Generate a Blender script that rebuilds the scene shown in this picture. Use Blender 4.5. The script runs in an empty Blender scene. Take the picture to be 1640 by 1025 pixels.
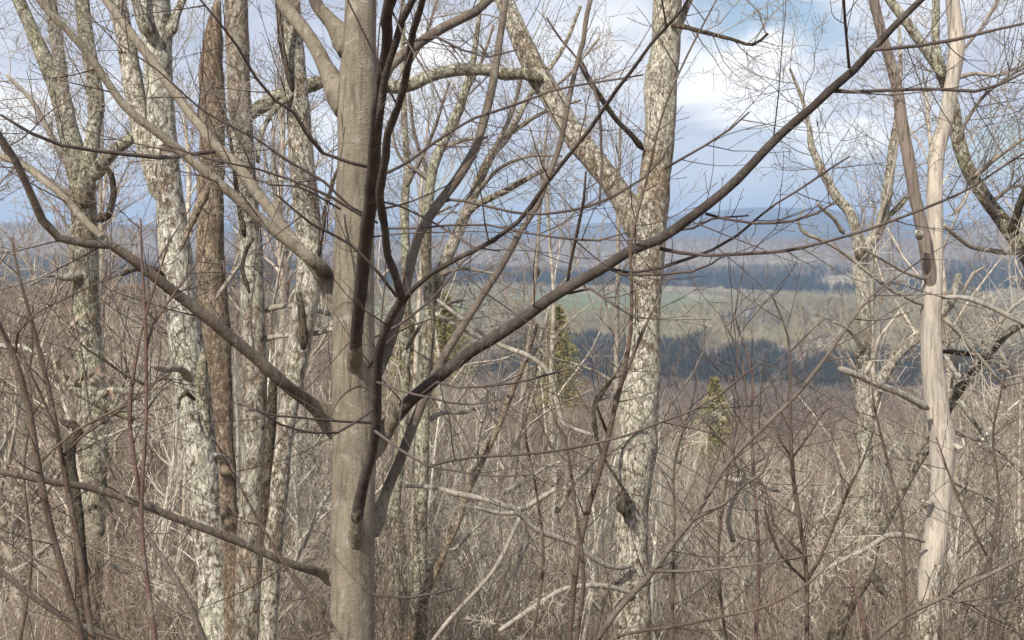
import bpy, math, random
import numpy as np
from mathutils import Vector, Matrix, noise as mnoise

# ------------------------------------------------------------------ camera, sky, sun, exposure
S = bpy.context.scene
C = S.collection
W, H, F = 1640.0, 1025.0, 1980.0           # frame and focal length in photo pixels
HORIZON = 375.0
PITCH = math.atan((H / 2 - HORIZON) / F)
CAM = np.array((0.0, 0.0, 1.6))

cd = bpy.data.cameras.new('camera')
cam = bpy.data.objects.new('camera', cd)
C.objects.link(cam)
cam.location = CAM
cam.rotation_euler = (math.pi / 2 - PITCH, 0, 0)
cd.sensor_fit = 'HORIZONTAL'
cd.angle = 2 * math.atan(W / 2 / F)
cd.clip_start = 0.05
cd.clip_end = 60000
S.camera = cam

SUN_EL, SUN_AZ = math.radians(43), math.radians(212)     # azimuth clockwise from +Y
sd = np.array((math.sin(SUN_AZ) * math.cos(SUN_EL), math.cos(SUN_AZ) * math.cos(SUN_EL), math.sin(SUN_EL)))
sl = bpy.data.lights.new('sun', 'SUN')
sl.energy = 5.0
sl.angle = math.radians(0.6)
sl.color = (1.0, 0.93, 0.82)
so = bpy.data.objects.new('sun', sl)
C.objects.link(so)
so.rotation_euler = Vector(sd).to_track_quat('Z', 'Y').to_euler()

S.view_settings.view_transform = 'Standard'
S.view_settings.look = 'None'
S.view_settings.exposure = 0.17
S.view_settings.gamma = 1.0
S.view_settings.use_curve_mapping = False
S.render.engine = 'CYCLES'
S.cycles.max_bounces = 4
S.cycles.diffuse_bounces = 2
S.cycles.glossy_bounces = 1
S.cycles.transparent_max_bounces = 8
S.cycles.volume_bounces = 0
S.cycles.use_denoising = True
S.cycles.use_adaptive_sampling = True
S.cycles.adaptive_threshold = 0.02
S.render.use_persistent_data = False


class NT:
    """small helper round a node tree"""
    def __init__(self, tree):
        self.t = tree
        tree.nodes.clear()

    def n(self, kind, **kw):
        nd = self.t.nodes.new(kind)
        for k, v in kw.items():
            if k.startswith('i_'):
                nd.inputs[k[2:].replace('_', ' ')].default_value = v
            else:
                setattr(nd, k, v)
        return nd

    def l(self, a, b):
        self.t.links.new(a, b)

    def math(self, op, a, b=None, clamp=False):
        nd = self.t.nodes.new('ShaderNodeMath')
        nd.operation = op
        nd.use_clamp = clamp
        for i, v in enumerate((a, b)):
            if v is None:
                continue
            if isinstance(v, (int, float)):
                nd.inputs[i].default_value = v
            else:
                self.l(v, nd.inputs[i])
        return nd.outputs[0]

    def ramp(self, fac, stops, interp='LINEAR'):
        nd = self.t.nodes.new('ShaderNodeValToRGB')
        nd.color_ramp.interpolation = interp
        e = nd.color_ramp.elements
        while len(e) < len(stops):
            e.new(0.5)
        for el, (p, c) in zip(e, stops):
            el.position = p
            el.color = (c, c, c, 1) if isinstance(c, (int, float)) else (*c, 1)
        self.l(fac, nd.inputs[0])
        return nd.outputs[0]

    def mix(self, fac, a, b, kind='MIX'):
        nd = self.t.nodes.new('ShaderNodeMix')
        nd.data_type = 'RGBA'
        nd.blend_type = kind
        for sock, v in ((nd.inputs['Factor'], fac), (nd.inputs[6], a), (nd.inputs[7], b)):
            if isinstance(v, (int, float)):
                sock.default_value = v
            elif isinstance(v, tuple):
                sock.default_value = (*v, 1)
            else:
                self.l(v, sock)
        return nd.outputs[2]

    def noise(self, vec, scale, detail=4, rough=0.55, dist=0.0):
        nd = self.t.nodes.new('ShaderNodeTexNoise')
        nd.inputs['Scale'].default_value = scale
        nd.inputs['Detail'].default_value = detail
        nd.inputs['Roughness'].default_value = rough
        nd.inputs['Distortion'].default_value = dist
        if vec is not None:
            self.l(vec, nd.inputs['Vector'])
        return nd.outputs['Fac']

    def mapping(self, vec, scale=(1, 1, 1), loc=(0, 0, 0), rot=(0, 0, 0)):
        nd = self.t.nodes.new('ShaderNodeMapping')
        nd.inputs['Scale'].default_value = scale
        nd.inputs['Location'].default_value = loc
        nd.inputs['Rotation'].default_value = rot
        self.l(vec, nd.inputs['Vector'])
        return nd.outputs[0]


def px_dir(px, py):
    cp, sp = math.cos(PITCH), math.sin(PITCH)
    a, b = (px - W / 2) / F, (H / 2 - py) / F
    return np.array((a, cp + b * sp, -sp + b * cp))


# world: physical sky with broken cloud over it
wd = bpy.data.worlds.new('World')
S.world = wd
wd.use_nodes = True
k = NT(wd.node_tree)
sky = k.n('ShaderNodeTexSky', sky_type='NISHITA', sun_disc=False, sun_elevation=SUN_EL, sun_rotation=SUN_AZ)
sky.air_density = 1.0
sky.dust_density = 0.6
bg1 = k.n('ShaderNodeBackground', i_Strength=0.10)
k.l(sky.outputs[0], bg1.inputs[0])
tc = k.n('ShaderNodeTexCoord').outputs['Generated']
m1 = k.mapping(tc, (4.2, 4.2, 9.0), (3.1, 0.4, 0.2))
m2 = k.mapping(tc, (9.0, 9.0, 16.0), (1.7, 4.2, 2.0))
big = k.noise(m1, 1.0, 6, 0.52, 0.3)
fine = k.noise(m2, 1.0, 8, 0.58, 0.5)
sep = k.n('ShaderNodeSeparateXYZ')
k.l(tc, sep.inputs[0])
elev = sep.outputs['Z']


def blob(px, py, rad_in, rad_out):
    """1 round the direction of a cloud or gap seen at (px,py), 0 beyond"""
    c = px_dir(px, py)
    c /= np.linalg.norm(c)
    df = k.n('ShaderNodeVectorMath', operation='SUBTRACT')
    k.l(tc, df.inputs[0])
    df.inputs[1].default_value = c
    sc = k.n('ShaderNodeVectorMath', operation='MULTIPLY')
    k.l(df.outputs[0], sc.inputs[0])
    sc.inputs[1].default_value = (1.0, 1.0, 1.7)
    ln = k.n('ShaderNodeVectorMath', operation='LENGTH')
    k.l(sc.outputs[0], ln.inputs[0])
    wob = k.math('MULTIPLY_ADD', fine, 0.16)
    wob.node.inputs[2].default_value = -0.08
    r = k.math('ADD', ln.outputs['Value'], wob)
    mr = k.n('ShaderNodeMapRange', interpolation_type='SMOOTHSTEP')
    k.l(r, mr.inputs['Value'])
    mr.inputs['From Min'].default_value = rad_out
    mr.inputs['From Max'].default_value = rad_in
    return mr.outputs[0]


def addup(*s):
    t = s[0]
    for x in s[1:]:
        t = k.math('MAXIMUM', t, x)
    return t


tone = k.math('ADD', k.math('MULTIPLY', big, 0.58), k.math('MULTIPLY', fine, 0.42))
base_col = k.ramp(tone, [(0.36, (0.47, 0.515, 0.635)), (0.45, (0.59, 0.63, 0.745)), (0.52, (0.69, 0.73, 0.83)), (0.57, (0.86, 0.88, 0.93)), (0.63, (1.02, 1.02, 1.02))])
white = addup(blob(1190, 115, 0.030, 0.070), blob(1375, 205, 0.012, 0.036), blob(25, 190, 0.015, 0.05), blob(1270, 160, 0.012, 0.045), blob(1120, 140, 0.005, 0.04), blob(690, 90, 0.01, 0.06), blob(980, 140, 0.005, 0.04))
ccol = k.mix(white, base_col, (1.12, 1.11, 1.10))
gap = addup(blob(1205, 36, 0.03, 0.075), blob(1290, 55, 0.0, 0.04), blob(1000, 60, 0.0, 0.05), blob(1600, 240, 0.0, 0.05), blob(720, 330, 0.0, 0.07), blob(480, 350, 0.0, 0.05))
gapn = k.ramp(big, [(0.27, 1.0), (0.37, 0.0)])
cover = k.math('SUBTRACT', 1.0, k.math('MAXIMUM', gap, gapn), clamp=True)
cover = k.math('MAXIMUM', cover, white)
cover = k.math('MULTIPLY_ADD', cover, 0.88)
cover.node.inputs[2].default_value = 0.12
# low down the cloud thins into pale blue air
low = k.ramp(elev, [(0.0, 0.70), (0.05, 0.88), (0.10, 1.0)])
cover = k.math('MULTIPLY', cover, low)
bg2 = k.n('ShaderNodeBackground', i_Strength=1.0)
k.l(ccol, bg2.inputs[0])
ms = k.n('ShaderNodeMixShader')
k.l(cover, ms.inputs[0])
k.l(bg1.outputs[0], ms.inputs[1])
k.l(bg2.outputs[0], ms.inputs[2])
wo = k.n('ShaderNodeOutputWorld')
k.l(ms.outputs[0], wo.inputs[0])


# ------------------------------------------------------------------ materials
def material(name):
    m = bpy.data.materials.new(name)
    m.use_nodes = True
    t = NT(m.node_tree)
    b = t.n('ShaderNodeBsdfPrincipled')
    b.inputs['Roughness'].default_value = 0.9
    b.inputs['Specular IOR Level'].default_value = 0.2
    o = t.n('ShaderNodeOutputMaterial')
    t.l(b.outputs[0], o.inputs[0])
    return m, t, b


def bump(t, b, h, strength, dist):
    nd = t.n('ShaderNodeBump', i_Strength=strength, i_Distance=dist)
    t.l(h, nd.inputs['Height'])
    t.l(nd.outputs[0], b.inputs['Normal'])


def objcoord(t):
    return t.n('ShaderNodeTexCoord').outputs['Object']


def mat_smooth(name, a, bcol, streak=1.0):
    m, t, b = material(name)
    oc = objcoord(t)
    v1 = t.mapping(oc, (60, 60, 5))
    v2 = t.mapping(oc, (9, 9, 6))
    v3 = t.mapping(oc, (110, 110, 170))
    n1 = t.noise(v1, 1, 5, 0.65)
    n2 = t.noise(v2, 1, 6, 0.6, 0.4)
    n3 = t.noise(v3, 1, 3, 0.7)
    n4 = t.noise(t.mapping(oc, (26, 26, 20)), 1, 5, 0.62, 0.6)
    n5 = t.noise(t.mapping(oc, (10, 10, 95)), 1, 3, 0.6, 0.5)
    c = t.mix(t.ramp(n2, [(0.38, 0.0), (0.62, 1.0)]), a, bcol)
    c = t.mix(t.ramp(n4, [(0.56, 0.0), (0.66, 0.55)]), c, tuple(x * 1.45 for x in (bcol[0], bcol[0] * 0.93, bcol[0] * 0.80)))
    c = t.mix(t.ramp(n4, [(0.33, 0.55), (0.43, 0.0)]), c, tuple(x * 0.66 for x in a))
    c = t.mix(t.ramp(n1, [(0.36, 0.75 * streak), (0.50, 0.0)]), c, tuple(x * 0.55 for x in a))
    c = t.mix(t.ramp(n5, [(0.30, 0.45), (0.40, 0.0)]), c, tuple(x * 0.6 for x in a))
    c = t.mix(t.ramp(n3, [(0.62, 0.0), (0.74, 0.5)]), c, tuple(x * 1.5 for x in bcol))
    c = t.mix(t.ramp(n3, [(0.26, 0.6), (0.34, 0.0)]), c, tuple(x * 0.4 for x in a))
    t.l(c, b.inputs['Base Color'])
    h = t.math('ADD', t.math('MULTIPLY', n1, 0.7), t.math('MULTIPLY', n3, 0.5))
    bump(t, b, h, 0.9, 0.009)
    return m


def mat_lichen(name, pale, green, bark, dark, scale=1.0, lichen=0.5):
    m, t, b = material(name)
    oc = objcoord(t)
    warp = t.n('ShaderNodeTexNoise')
    warp.inputs['Scale'].default_value = 9 * scale
    warp.inputs['Detail'].default_value = 4
    t.l(oc, warp.inputs['Vector'])
    ad = t.n('ShaderNodeVectorMath', operation='MULTIPLY_ADD')
    t.l(warp.outputs['Color'], ad.inputs[0])
    ad.inputs[1].default_value = (0.09, 0.09, 0.12)
    t.l(oc, ad.inputs[2])
    v = t.mapping(ad.outputs[0], (42 * scale, 42 * scale, 17 * scale))
    vc = t.n('ShaderNodeTexVoronoi', feature='F1')
    vc.inputs['Scale'].default_value = 1
    t.l(v, vc.inputs['Vector'])
    cell = t.n('ShaderNodeSeparateColor')
    t.l(vc.outputs['Color'], cell.inputs[0])
    ridge = t.noise(t.mapping(oc, (30 * scale, 30 * scale, 13 * scale)), 1, 5, 0.62, 0.6)
    fis = t.ramp(t.math('ABSOLUTE', t.math('SUBTRACT', ridge, 0.5)), [(0.012, 1.0), (0.055, 0.0)])
    big_n = t.noise(t.mapping(oc, (5 * scale, 5 * scale, 2.5 * scale)), 1, 6, 0.62, 0.3)
    mid_n = t.noise(t.mapping(oc, (24 * scale, 24 * scale, 15 * scale)), 1, 7, 0.70, 0.3)
    spk_n = t.noise(t.mapping(oc, (80 * scale, 80 * scale, 50 * scale)), 1, 4, 0.7)
    base = t.mix(t.ramp(cell.outputs[0], [(0.2, 0.0), (0.9, 0.8)]), bark, tuple(x * 1.9 for x in bark))
    lm = t.math('ADD', t.math('MULTIPLY', mid_n, 0.62), t.math('ADD', t.math('MULTIPLY', big_n, 0.30), t.math('MULTIPLY', cell.outputs[1], 0.08)))
    lm = t.math('ADD', lm, t.math('MULTIPLY', t.math('SUBTRACT', t.noise(oc, 1.1, 2, 0.5), 0.5), 0.34))
    th = 0.56 - 0.14 * lichen
    lich = t.ramp(lm, [(th - 0.03, 0.0), (th + 0.025, 1.0)])
    lc = t.mix(t.ramp(big_n, [(0.44, 0.0), (0.62, 1.0)]), pale, green)
    lc = t.mix(t.ramp(cell.outputs[2], [(0.3, 0.0), (1.0, 0.55)]), lc, tuple(x * 1.25 for x in pale))
    lc = t.mix(t.ramp(spk_n, [(0.36, 0.6), (0.56, 0.0)]), lc, tuple(x * 0.5 for x in pale))
    c = t.mix(lich, base, lc)
    c = t.mix(t.math('MULTIPLY', fis, t.ramp(mid_n, [(0.40, 0.75), (0.60, 0.08)])), c, dark)
    c = t.mix(t.ramp(spk_n, [(0.29, 0.65), (0.37, 0.0)]), c, dark)
    t.l(c, b.inputs['Base Color'])
    h = t.math('SUBTRACT', t.math('ADD', t.math('MULTIPLY', mid_n, 0.9), t.math('MULTIPLY', lich, 0.25)), t.math('MULTIPLY', fis, 0.6))
    bump(t, b, h, 0.9, 0.018 / scale)
    return m


def mat_dead(name, pale, grey):
    m, t, b = material(name)
    oc = objcoord(t)
    g = t.noise(t.mapping(oc, (55, 55, 2.2)), 1, 6, 0.65, 0.3)
    g2 = t.noise(t.mapping(oc, (6, 6, 1.6)), 1, 5, 0.6, 0.4)
    sp = t.noise(t.mapping(oc, (30, 30, 12)), 1, 5, 0.7)
    g3 = t.noise(t.mapping(oc, (22, 22, 3)), 1, 6, 0.65, 0.6)
    c = t.mix(t.ramp(g2, [(0.40, 0.0), (0.60, 0.95)]), pale, grey)
    c = t.mix(t.ramp(g3, [(0.50, 0.0), (0.64, 0.75)]), c, tuple(x * 0.72 for x in grey))
    c = t.mix(t.ramp(g, [(0.34, 0.9), (0.48, 0.0)]), c, tuple(x * 0.45 for x in grey))
    c = t.mix(t.ramp(sp, [(0.29, 0.9), (0.35, 0.0)]), c, (0.05, 0.035, 0.025))
    t.l(c, b.inputs['Base Color'])
    bump(t, b, t.math('ADD', g, g3), 0.8, 0.02)
    return m


def mat_twig(name, a, bcol, vary=True):
    """plain bark for thin wood, each tree its own tone between a and bcol"""
    m, t, b = material(name)
    oc = objcoord(t)
    n1 = t.noise(oc, 7.0, 4, 0.6)
    c = t.mix(t.ramp(n1, [(0.38, 0.0), (0.62, 1.0)]), a, bcol)
    if vary:
        oi = t.n('ShaderNodeObjectInfo')
        hsv = t.n('ShaderNodeHueSaturation')
        mr = t.n('ShaderNodeMapRange')
        t.l(oi.outputs['Random'], mr.inputs['Value'])
        mr.inputs['To Min'].default_value = 0.65
        mr.inputs['To Max'].default_value = 1.4
        t.l(mr.outputs[0], hsv.inputs['Value'])
        t.l(c, hsv.inputs['Color'])
        c = hsv.outputs[0]
    t.l(c, b.inputs['Base Color'])
    return m


M = {}
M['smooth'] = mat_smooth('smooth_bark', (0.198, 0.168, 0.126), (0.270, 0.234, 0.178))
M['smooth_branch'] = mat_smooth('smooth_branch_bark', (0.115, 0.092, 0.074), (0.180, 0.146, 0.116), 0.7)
M['shaded_limb'] = mat_smooth('shaded_limb_bark', (0.062, 0.050, 0.044), (0.105, 0.087, 0.075), 0.6)  # bark colour darkened to hold the shade on the limbs leaning forward
M['smooth_twig'] = mat_twig('smooth_twig_bark', (0.070, 0.055, 0.050), (0.12, 0.095, 0.084), False)
M['lichen'] = mat_lichen('lichen_bark', (0.57, 0.53, 0.445), (0.47, 0.445, 0.33), (0.205, 0.16, 0.115), (0.06, 0.046, 0.033), 1.25, 0.68)
M['lichen_light'] = mat_lichen('pale_lichen_bark', (0.62, 0.59, 0.51), (0.50, 0.48, 0.35), (0.20, 0.155, 0.115), (0.06, 0.045, 0.035), 1.0, 0.9)
M['lichen_green'] = mat_lichen('green_lichen_bark', (0.50, 0.48, 0.38), (0.40, 0.40, 0.26), (0.18, 0.145, 0.10), (0.05, 0.04, 0.03), 1.2, 0.6)
M['lichen_grey'] = mat_lichen('grey_lichen_bark', (0.48, 0.45, 0.385), (0.44, 0.42, 0.33), (0.235, 0.19, 0.145), (0.06, 0.047, 0.036), 0.8, 0.5)
M['brown_bark'] = mat_lichen('brown_bark', (0.34, 0.275, 0.205), (0.28, 0.215, 0.15), (0.19, 0.142, 0.10), (0.06, 0.043, 0.031), 1.0, 0.55)
M['dead'] = mat_dead('dead_wood', (0.60, 0.525, 0.435), (0.42, 0.375, 0.32))
M['dead_brown'] = mat_dead('dead_wood_brown', (0.285, 0.235, 0.195), (0.205, 0.170, 0.142))
M['dead_branch'] = mat_dead('dead_branch_wood', (0.46, 0.415, 0.35), (0.32, 0.285, 0.24))
M['dark_wood'] = mat_lichen('dark_bark', (0.18, 0.16, 0.12), (0.13, 0.125, 0.085), (0.07, 0.052, 0.038), (0.02, 0.015, 0.012), 1.4, 0.35)
M['dark_bark2'] = mat_lichen('dark_grey_bark', (0.30, 0.265, 0.21), (0.22, 0.20, 0.14), (0.10, 0.075, 0.055), (0.025, 0.02, 0.015), 1.4, 0.5)
M['grey_twig'] = mat_twig('grey_twig_bark', (0.20, 0.17, 0.14), (0.31, 0.275, 0.23))
M['brush_trunk'] = mat_twig('slope_tree_bark', (0.28, 0.235, 0.185), (0.52, 0.47, 0.385))
M['brush_twig'] = mat_twig('slope_twig_bark', (0.200, 0.154, 0.120), (0.320, 0.254, 0.198))
M['pale_trunk'] = mat_twig('pale_tree_bark', (0.42, 0.39, 0.33), (0.62, 0.59, 0.51))
M['pale_twig'] = mat_twig('pale_twig_bark', (0.34, 0.295, 0.24), (0.50, 0.45, 0.37))
M['shrub'] = mat_smooth('shrub_bark', (0.095, 0.068, 0.052), (0.155, 0.115, 0.088), 0.6)
M['shrub_grey'] = mat_smooth('grey_shrub_bark', (0.125, 0.102, 0.082), (0.185, 0.152, 0.124), 0.6)
M['shrub_red'] = mat_smooth('red_shrub_bark', (0.125, 0.080, 0.068), (0.180, 0.120, 0.100), 0.6)
M['dead_leaf'] = mat_twig('dead_leaf', (0.26, 0.205, 0.155), (0.38, 0.305, 0.235), False)
M['pine_leaf'] = mat_twig('pine_needles', (0.225, 0.210, 0.080), (0.330, 0.300, 0.140), False)
M['far_bare'] = mat_twig('far_bare_bark', (0.185, 0.145, 0.115), (0.26, 0.205, 0.165))
M['far_olive'] = mat_twig('far_olive_bark', (0.235, 0.200, 0.098), (0.365, 0.315, 0.175))
M['far_pink'] = mat_twig('far_pink_bark', (0.25, 0.18, 0.145), (0.31, 0.24, 0.19))
M['far_pine'] = mat_twig('far_evergreen', (0.022, 0.027, 0.025), (0.048, 0.052, 0.044))


# ------------------------------------------------------------------ geometry helpers
def link(name, mesh, m=None, parent=None, **props):
    o = bpy.data.objects.new(name, mesh)
    C.objects.link(o)
    if m is not None and mesh is not None and not mesh.materials:
        mesh.materials.append(m)
    if parent is not None:
        o.parent = parent
    for a, v in props.items():
        o[a] = v
    return o


def np_mesh(name, V, Q, smooth=True):
    """mesh from vertex array and quad array"""
    me = bpy.data.meshes.new(name)
    V = np.ascontiguousarray(V, dtype=np.float32)
    Q = np.ascontiguousarray(Q, dtype=np.int32)
    nq, kk = Q.shape
    me.vertices.add(len(V))
    me.vertices.foreach_set('co', V.ravel())
    me.loops.add(nq * kk)
    me.loops.foreach_set('vertex_index', Q.ravel())
    me.polygons.add(nq)
    me.polygons.foreach_set('loop_start', np.arange(0, nq * kk, kk, dtype=np.int32))
    me.polygons.foreach_set('loop_total', np.full(nq, kk, dtype=np.int32))
    if smooth:
        me.polygons.foreach_set('use_smooth', np.ones(nq, dtype=bool))
    me.update(calc_edges=True)
    me.validate()
    return me


def catmull(P, step):
    """resample control rows P (any number of columns, first three are xyz) about every step metres"""
    P = np.asarray(P, float)
    if len(P) < 3:
        n = max(2, int(np.linalg.norm(P[-1, :3] - P[0, :3]) / step) + 1)
        t = np.linspace(0, 1, n)[:, None]
        return P[0] * (1 - t) + P[-1] * t
    E = np.vstack((2 * P[0] - P[1], P, 2 * P[-1] - P[-2]))
    out = []
    for i in range(1, len(E) - 2):
        a, b, c, d = E[i - 1:i + 3]
        n = max(1, int(np.linalg.norm(c[:3] - b[:3]) / step))
        for j in range(n):
            t = j / n
            out.append(0.5 * ((2 * b) + (c - a) * t + (2 * a - 5 * b + 4 * c - d) * t * t + (3 * b - a - 3 * c + d) * t ** 3))
    out.append(P[-1])
    return np.array(out)


def tube(P, R, sides, rough=0.0, freq=10.0, seed=0.0, cap=True):
    """verts and quads of a tube along P with radii R"""
    P = np.asarray(P, float)
    R = np.asarray(R, float)
    n = len(P)
    T = np.empty_like(P)
    T[1:-1] = P[2:] - P[:-2]
    T[0] = P[1] - P[0]
    T[-1] = P[-1] - P[-2]
    T /= np.maximum(np.linalg.norm(T, axis=1)[:, None], 1e-9)
    u = np.cross(T[0], (0.31, 0.87, 0.38))
    if np.linalg.norm(u) < 1e-3:
        u = np.cross(T[0], (1, 0, 0))
    u /= np.linalg.norm(u)
    U = np.empty_like(P)
    for i in range(n):
        u = u - T[i] * np.dot(u, T[i])
        u /= np.linalg.norm(u)
        U[i] = u
    B = np.cross(T, U)
    a = np.linspace(0, 2 * math.pi, sides, endpoint=False)
    D = U[:, None, :] * np.cos(a)[None, :, None] + B[:, None, :] * np.sin(a)[None, :, None]
    RR = np.repeat(R[:, None], sides, 1)
    if rough > 0:
        for i in range(n):
            for j in range(sides):
                q = P[i] + D[i, j] * R[i]
                v = Vector((q[0] * freq + seed, q[1] * freq, q[2] * freq * 0.55))
                v2 = Vector((q[0] * freq * 4 + seed, q[1] * freq * 4, q[2] * freq * 2))
                RR[i, j] *= 1 + rough * (mnoise.noise(v) + 0.45 * mnoise.noise(v2))
    V = (P[:, None, :] + D * RR[:, :, None]).reshape(-1, 3)
    i = np.arange(n - 1)[:, None] * sides
    j = np.arange(sides)[None, :]
    j2 = (j + 1) % sides
    Q = np.stack((i + j, i + j2, i + sides + j2, i + sides + j), -1).reshape(-1, 4)
    if cap:
        V = np.vstack((V, P[-1] + T[-1] * R[-1] * 0.5))
        b0 = (n - 1) * sides
        c = len(V) - 1
        jj = np.arange(0, sides)
        Q = np.vstack((Q, np.stack((b0 + jj, b0 + (jj + 1) % sides, np.full(sides, c), np.full(sides, c)), -1)))
        V = np.vstack((V, P[0] - T[0] * R[0] * 0.3))
        Q = np.vstack((Q, np.stack(((jj + 1) % sides, jj, np.full(sides, c + 1), np.full(sides, c + 1)), -1)))
    return V, Q


class Wood:
    """collects many tubes; build() gives one mesh"""
    def __init__(self):
        self.V, self.Q, self.k = [], [], 0

    def add(self, V, Q):
        self.V.append(V)
        self.Q.append(Q + self.k)
        self.k += len(V)

    def line(self, P, R, sides=3, **kw):
        kw.setdefault('cap', False)
        self.add(*tube(P, R, sides, **kw))

    def mesh(self, name, origin=None):
        V = np.vstack(self.V)
        if origin is not None:
            V = V - origin
        Q = np.vstack(self.Q)
        return np_mesh_mixed(name, V, Q)


def np_mesh_mixed(name, V, Q):
    """quads where the last two indices may repeat (a triangle)"""
    tri = Q[:, 2] == Q[:, 3]
    if not tri.any():
        return np_mesh(name, V, Q)
    me = bpy.data.meshes.new(name)
    V = np.ascontiguousarray(V, dtype=np.float32)
    q, t3 = Q[~tri], Q[tri][:, :3]
    loops = np.concatenate((q.ravel(), t3.ravel())).astype(np.int32)
    tot = np.concatenate((np.full(len(q), 4), np.full(len(t3), 3))).astype(np.int32)
    st = np.concatenate(([0], np.cumsum(tot)[:-1])).astype(np.int32)
    me.vertices.add(len(V))
    me.vertices.foreach_set('co', V.ravel())
    me.loops.add(len(loops))
    me.loops.foreach_set('vertex_index', loops)
    me.polygons.add(len(tot))
    me.polygons.foreach_set('loop_start', st)
    me.polygons.foreach_set('loop_total', tot)
    me.polygons.foreach_set('use_smooth', np.ones(len(tot), dtype=bool))
    me.update(calc_edges=True)
    me.validate()
    return me


def unit(v):
    return v / max(np.linalg.norm(v), 1e-9)


def grow(w, rng, p, d, L, r, lvl, up=0.15, wander=0.22, kids=(7, 5, 4), ratio=0.55, spread=(30, 60), rmin=0.0016, seg=5, first=0.15, sides=3, t_limit=None):
    """one twig and its side twigs into Wood w"""
    n = seg
    P = [p]
    dd = unit(d)
    for i in range(n):
        dd = unit(dd + rng.normal(0, wander, 3) * 0.6 + np.array((0, 0, up * 0.35)))
        P.append(P[-1] + dd * L / n)
    P = np.array(P)
    R = np.maximum(np.linspace(r, r * 0.35, n + 1), rmin)
    w.line(P, R, sides if lvl else 3)
    if lvl <= 0:
        return
    nk = kids[min(lvl - 1, len(kids) - 1)]
    nk = max(1, int(rng.normal(nk, nk * 0.25)))
    ph = rng.uniform(0, 6.28)
    for j in range(nk):
        t = first + (1 - first) * (j + rng.uniform(0.1, 0.9)) / nk
        x = min(t, 0.995) * n
        i = int(x)
        q = P[i] + (P[i + 1] - P[i]) * (x - i)
        tg = unit(P[i + 1] - P[i])
        a = unit(np.cross(tg, (0.2, 0.3, 0.93)))
        b = np.cross(tg, a)
        ph += 2.4 + rng.uniform(-0.5, 0.5)
        ang = math.radians(rng.uniform(*spread))
        nd = tg * math.cos(ang) + (a * math.cos(ph) + b * math.sin(ph)) * math.sin(ang)
        ll = L * ratio * (1.1 - 0.6 * t) * rng.uniform(0.6, 1.25)
        rr = max((r * (1 - 0.65 * t)) * 0.62, rmin)
        grow(w, rng, q, nd, ll, rr, lvl - 1, up, wander, kids, ratio, spread, rmin, max(3, seg - 1), 0.12, sides)


# ------------------------------------------------------------------ terrain
def sstep(a, b, x):
    t = np.clip((x - a) / (b - a), 0, 1)
    return t * t * (3 - 2 * t)


def height(x, y):
    """ground height; the hill drops in front of the camera into a broad valley"""
    x = np.asarray(x, float)
    y = np.asarray(y, float)
    r = np.hypot(x, y)
    az = np.arctan2(x, np.maximum(np.abs(y), 1e-6))
    azd = np.where(y > 0, 1.0, 0.0)
    knots = np.array((0, 2, 6, 95, 300, 600, 950, 1400, 2400, 2700, 3100, 3600, 5200, 6200, 7500, 11500, 13000, 30000), float)
    vals = np.array((0, -0.15, -1.7, -33, -62, -93, -116, -117, -119, -104, -84, -96, -46, -60, -70, 85, 40, -60), float)
    z = np.interp(r, knots, vals)
    z = np.where(azd > 0, z, np.interp(r, (0, 5, 40, 200, 800, 3000), (0, 0.4, 3, 4, -60, -110)))
    far = sstep(200, 900, r)
    u = np.sin(x / 310 + 1.3) * np.cos(y / 420 + 0.4) * 5 + np.sin(x / 130 - y / 210) * 2.5
    z = z + u * far * azd
    z = z + 58 * sstep(0.07, 0.25, -az) * np.exp(-((r - 640) / 300) ** 2) * azd + 14 * sstep(0.30, 0.42, az) * np.exp(-((r - 500) / 250) ** 2) * azd
    big = sstep(1800, 3200, r) * azd
    z = z + big * 16 * np.sin(az * 7.5 + r / 900 + 0.6)
    # the mountains: crest height changes along the view
    mt = sstep(7000, 10500, r) * azd
    crest = 150 * np.exp(-((az - 0.22) / 0.085) ** 2) + 45 * np.exp(-((az - 0.13) / 0.03) ** 2) + 60 * np.exp(-((az + 0.02) / 0.06) ** 2) - 50 * np.exp(-((az + 0.03) / 0.08) ** 2) \
        + 30 * np.exp(-((az + 0.25) / 0.12) ** 2) + 12 * np.sin(az * 41) + 8 * np.sin(az * 77 + 1)
    z = z + mt * crest
    near = azd * np.exp(-((r - 6300) / 900) ** 2) * sstep(0.315, 0.41, az) * 225
    z = z + near
    near2 = azd * np.exp(-((r - 5200) / 900) ** 2) * sstep(0.12, 0.30, -az) * 75
    z = z + near2
    return z


def ground_z(x, y):
    return float(height(x, y))


azs = np.concatenate((np.linspace(-math.pi, -0.62, 26)[:-1], np.linspace(-0.62, 0.62, 261), np.linspace(0.62, math.pi, 26)[1:]))
rads = np.concatenate(([0.02], np.geomspace(0.8, 16000, 230)))
AZ, RR_ = np.meshgrid(azs, rads)
X, Y = RR_ * np.sin(AZ), RR_ * np.cos(AZ)
Z = height(X, Y)
V = np.stack((X, Y, Z), -1).reshape(-1, 3)
na, nr = len(azs), len(rads)
ii, jj = np.meshgrid(np.arange(nr - 1), np.arange(na - 1), indexing='ij')
Q = np.stack((ii * na + jj, ii * na + jj + 1, (ii + 1) * na + jj + 1, (ii + 1) * na + jj), -1).reshape(-1, 4)[:, ::-1]
me = np_mesh('ground', V, Q)
# land cover per vertex: r = meadow, g = evergreen floor, b = leaf litter / bare wood
rr = np.hypot(V[:, 0], V[:, 1])
az = np.arctan2(V[:, 0], V[:, 1])


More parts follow.
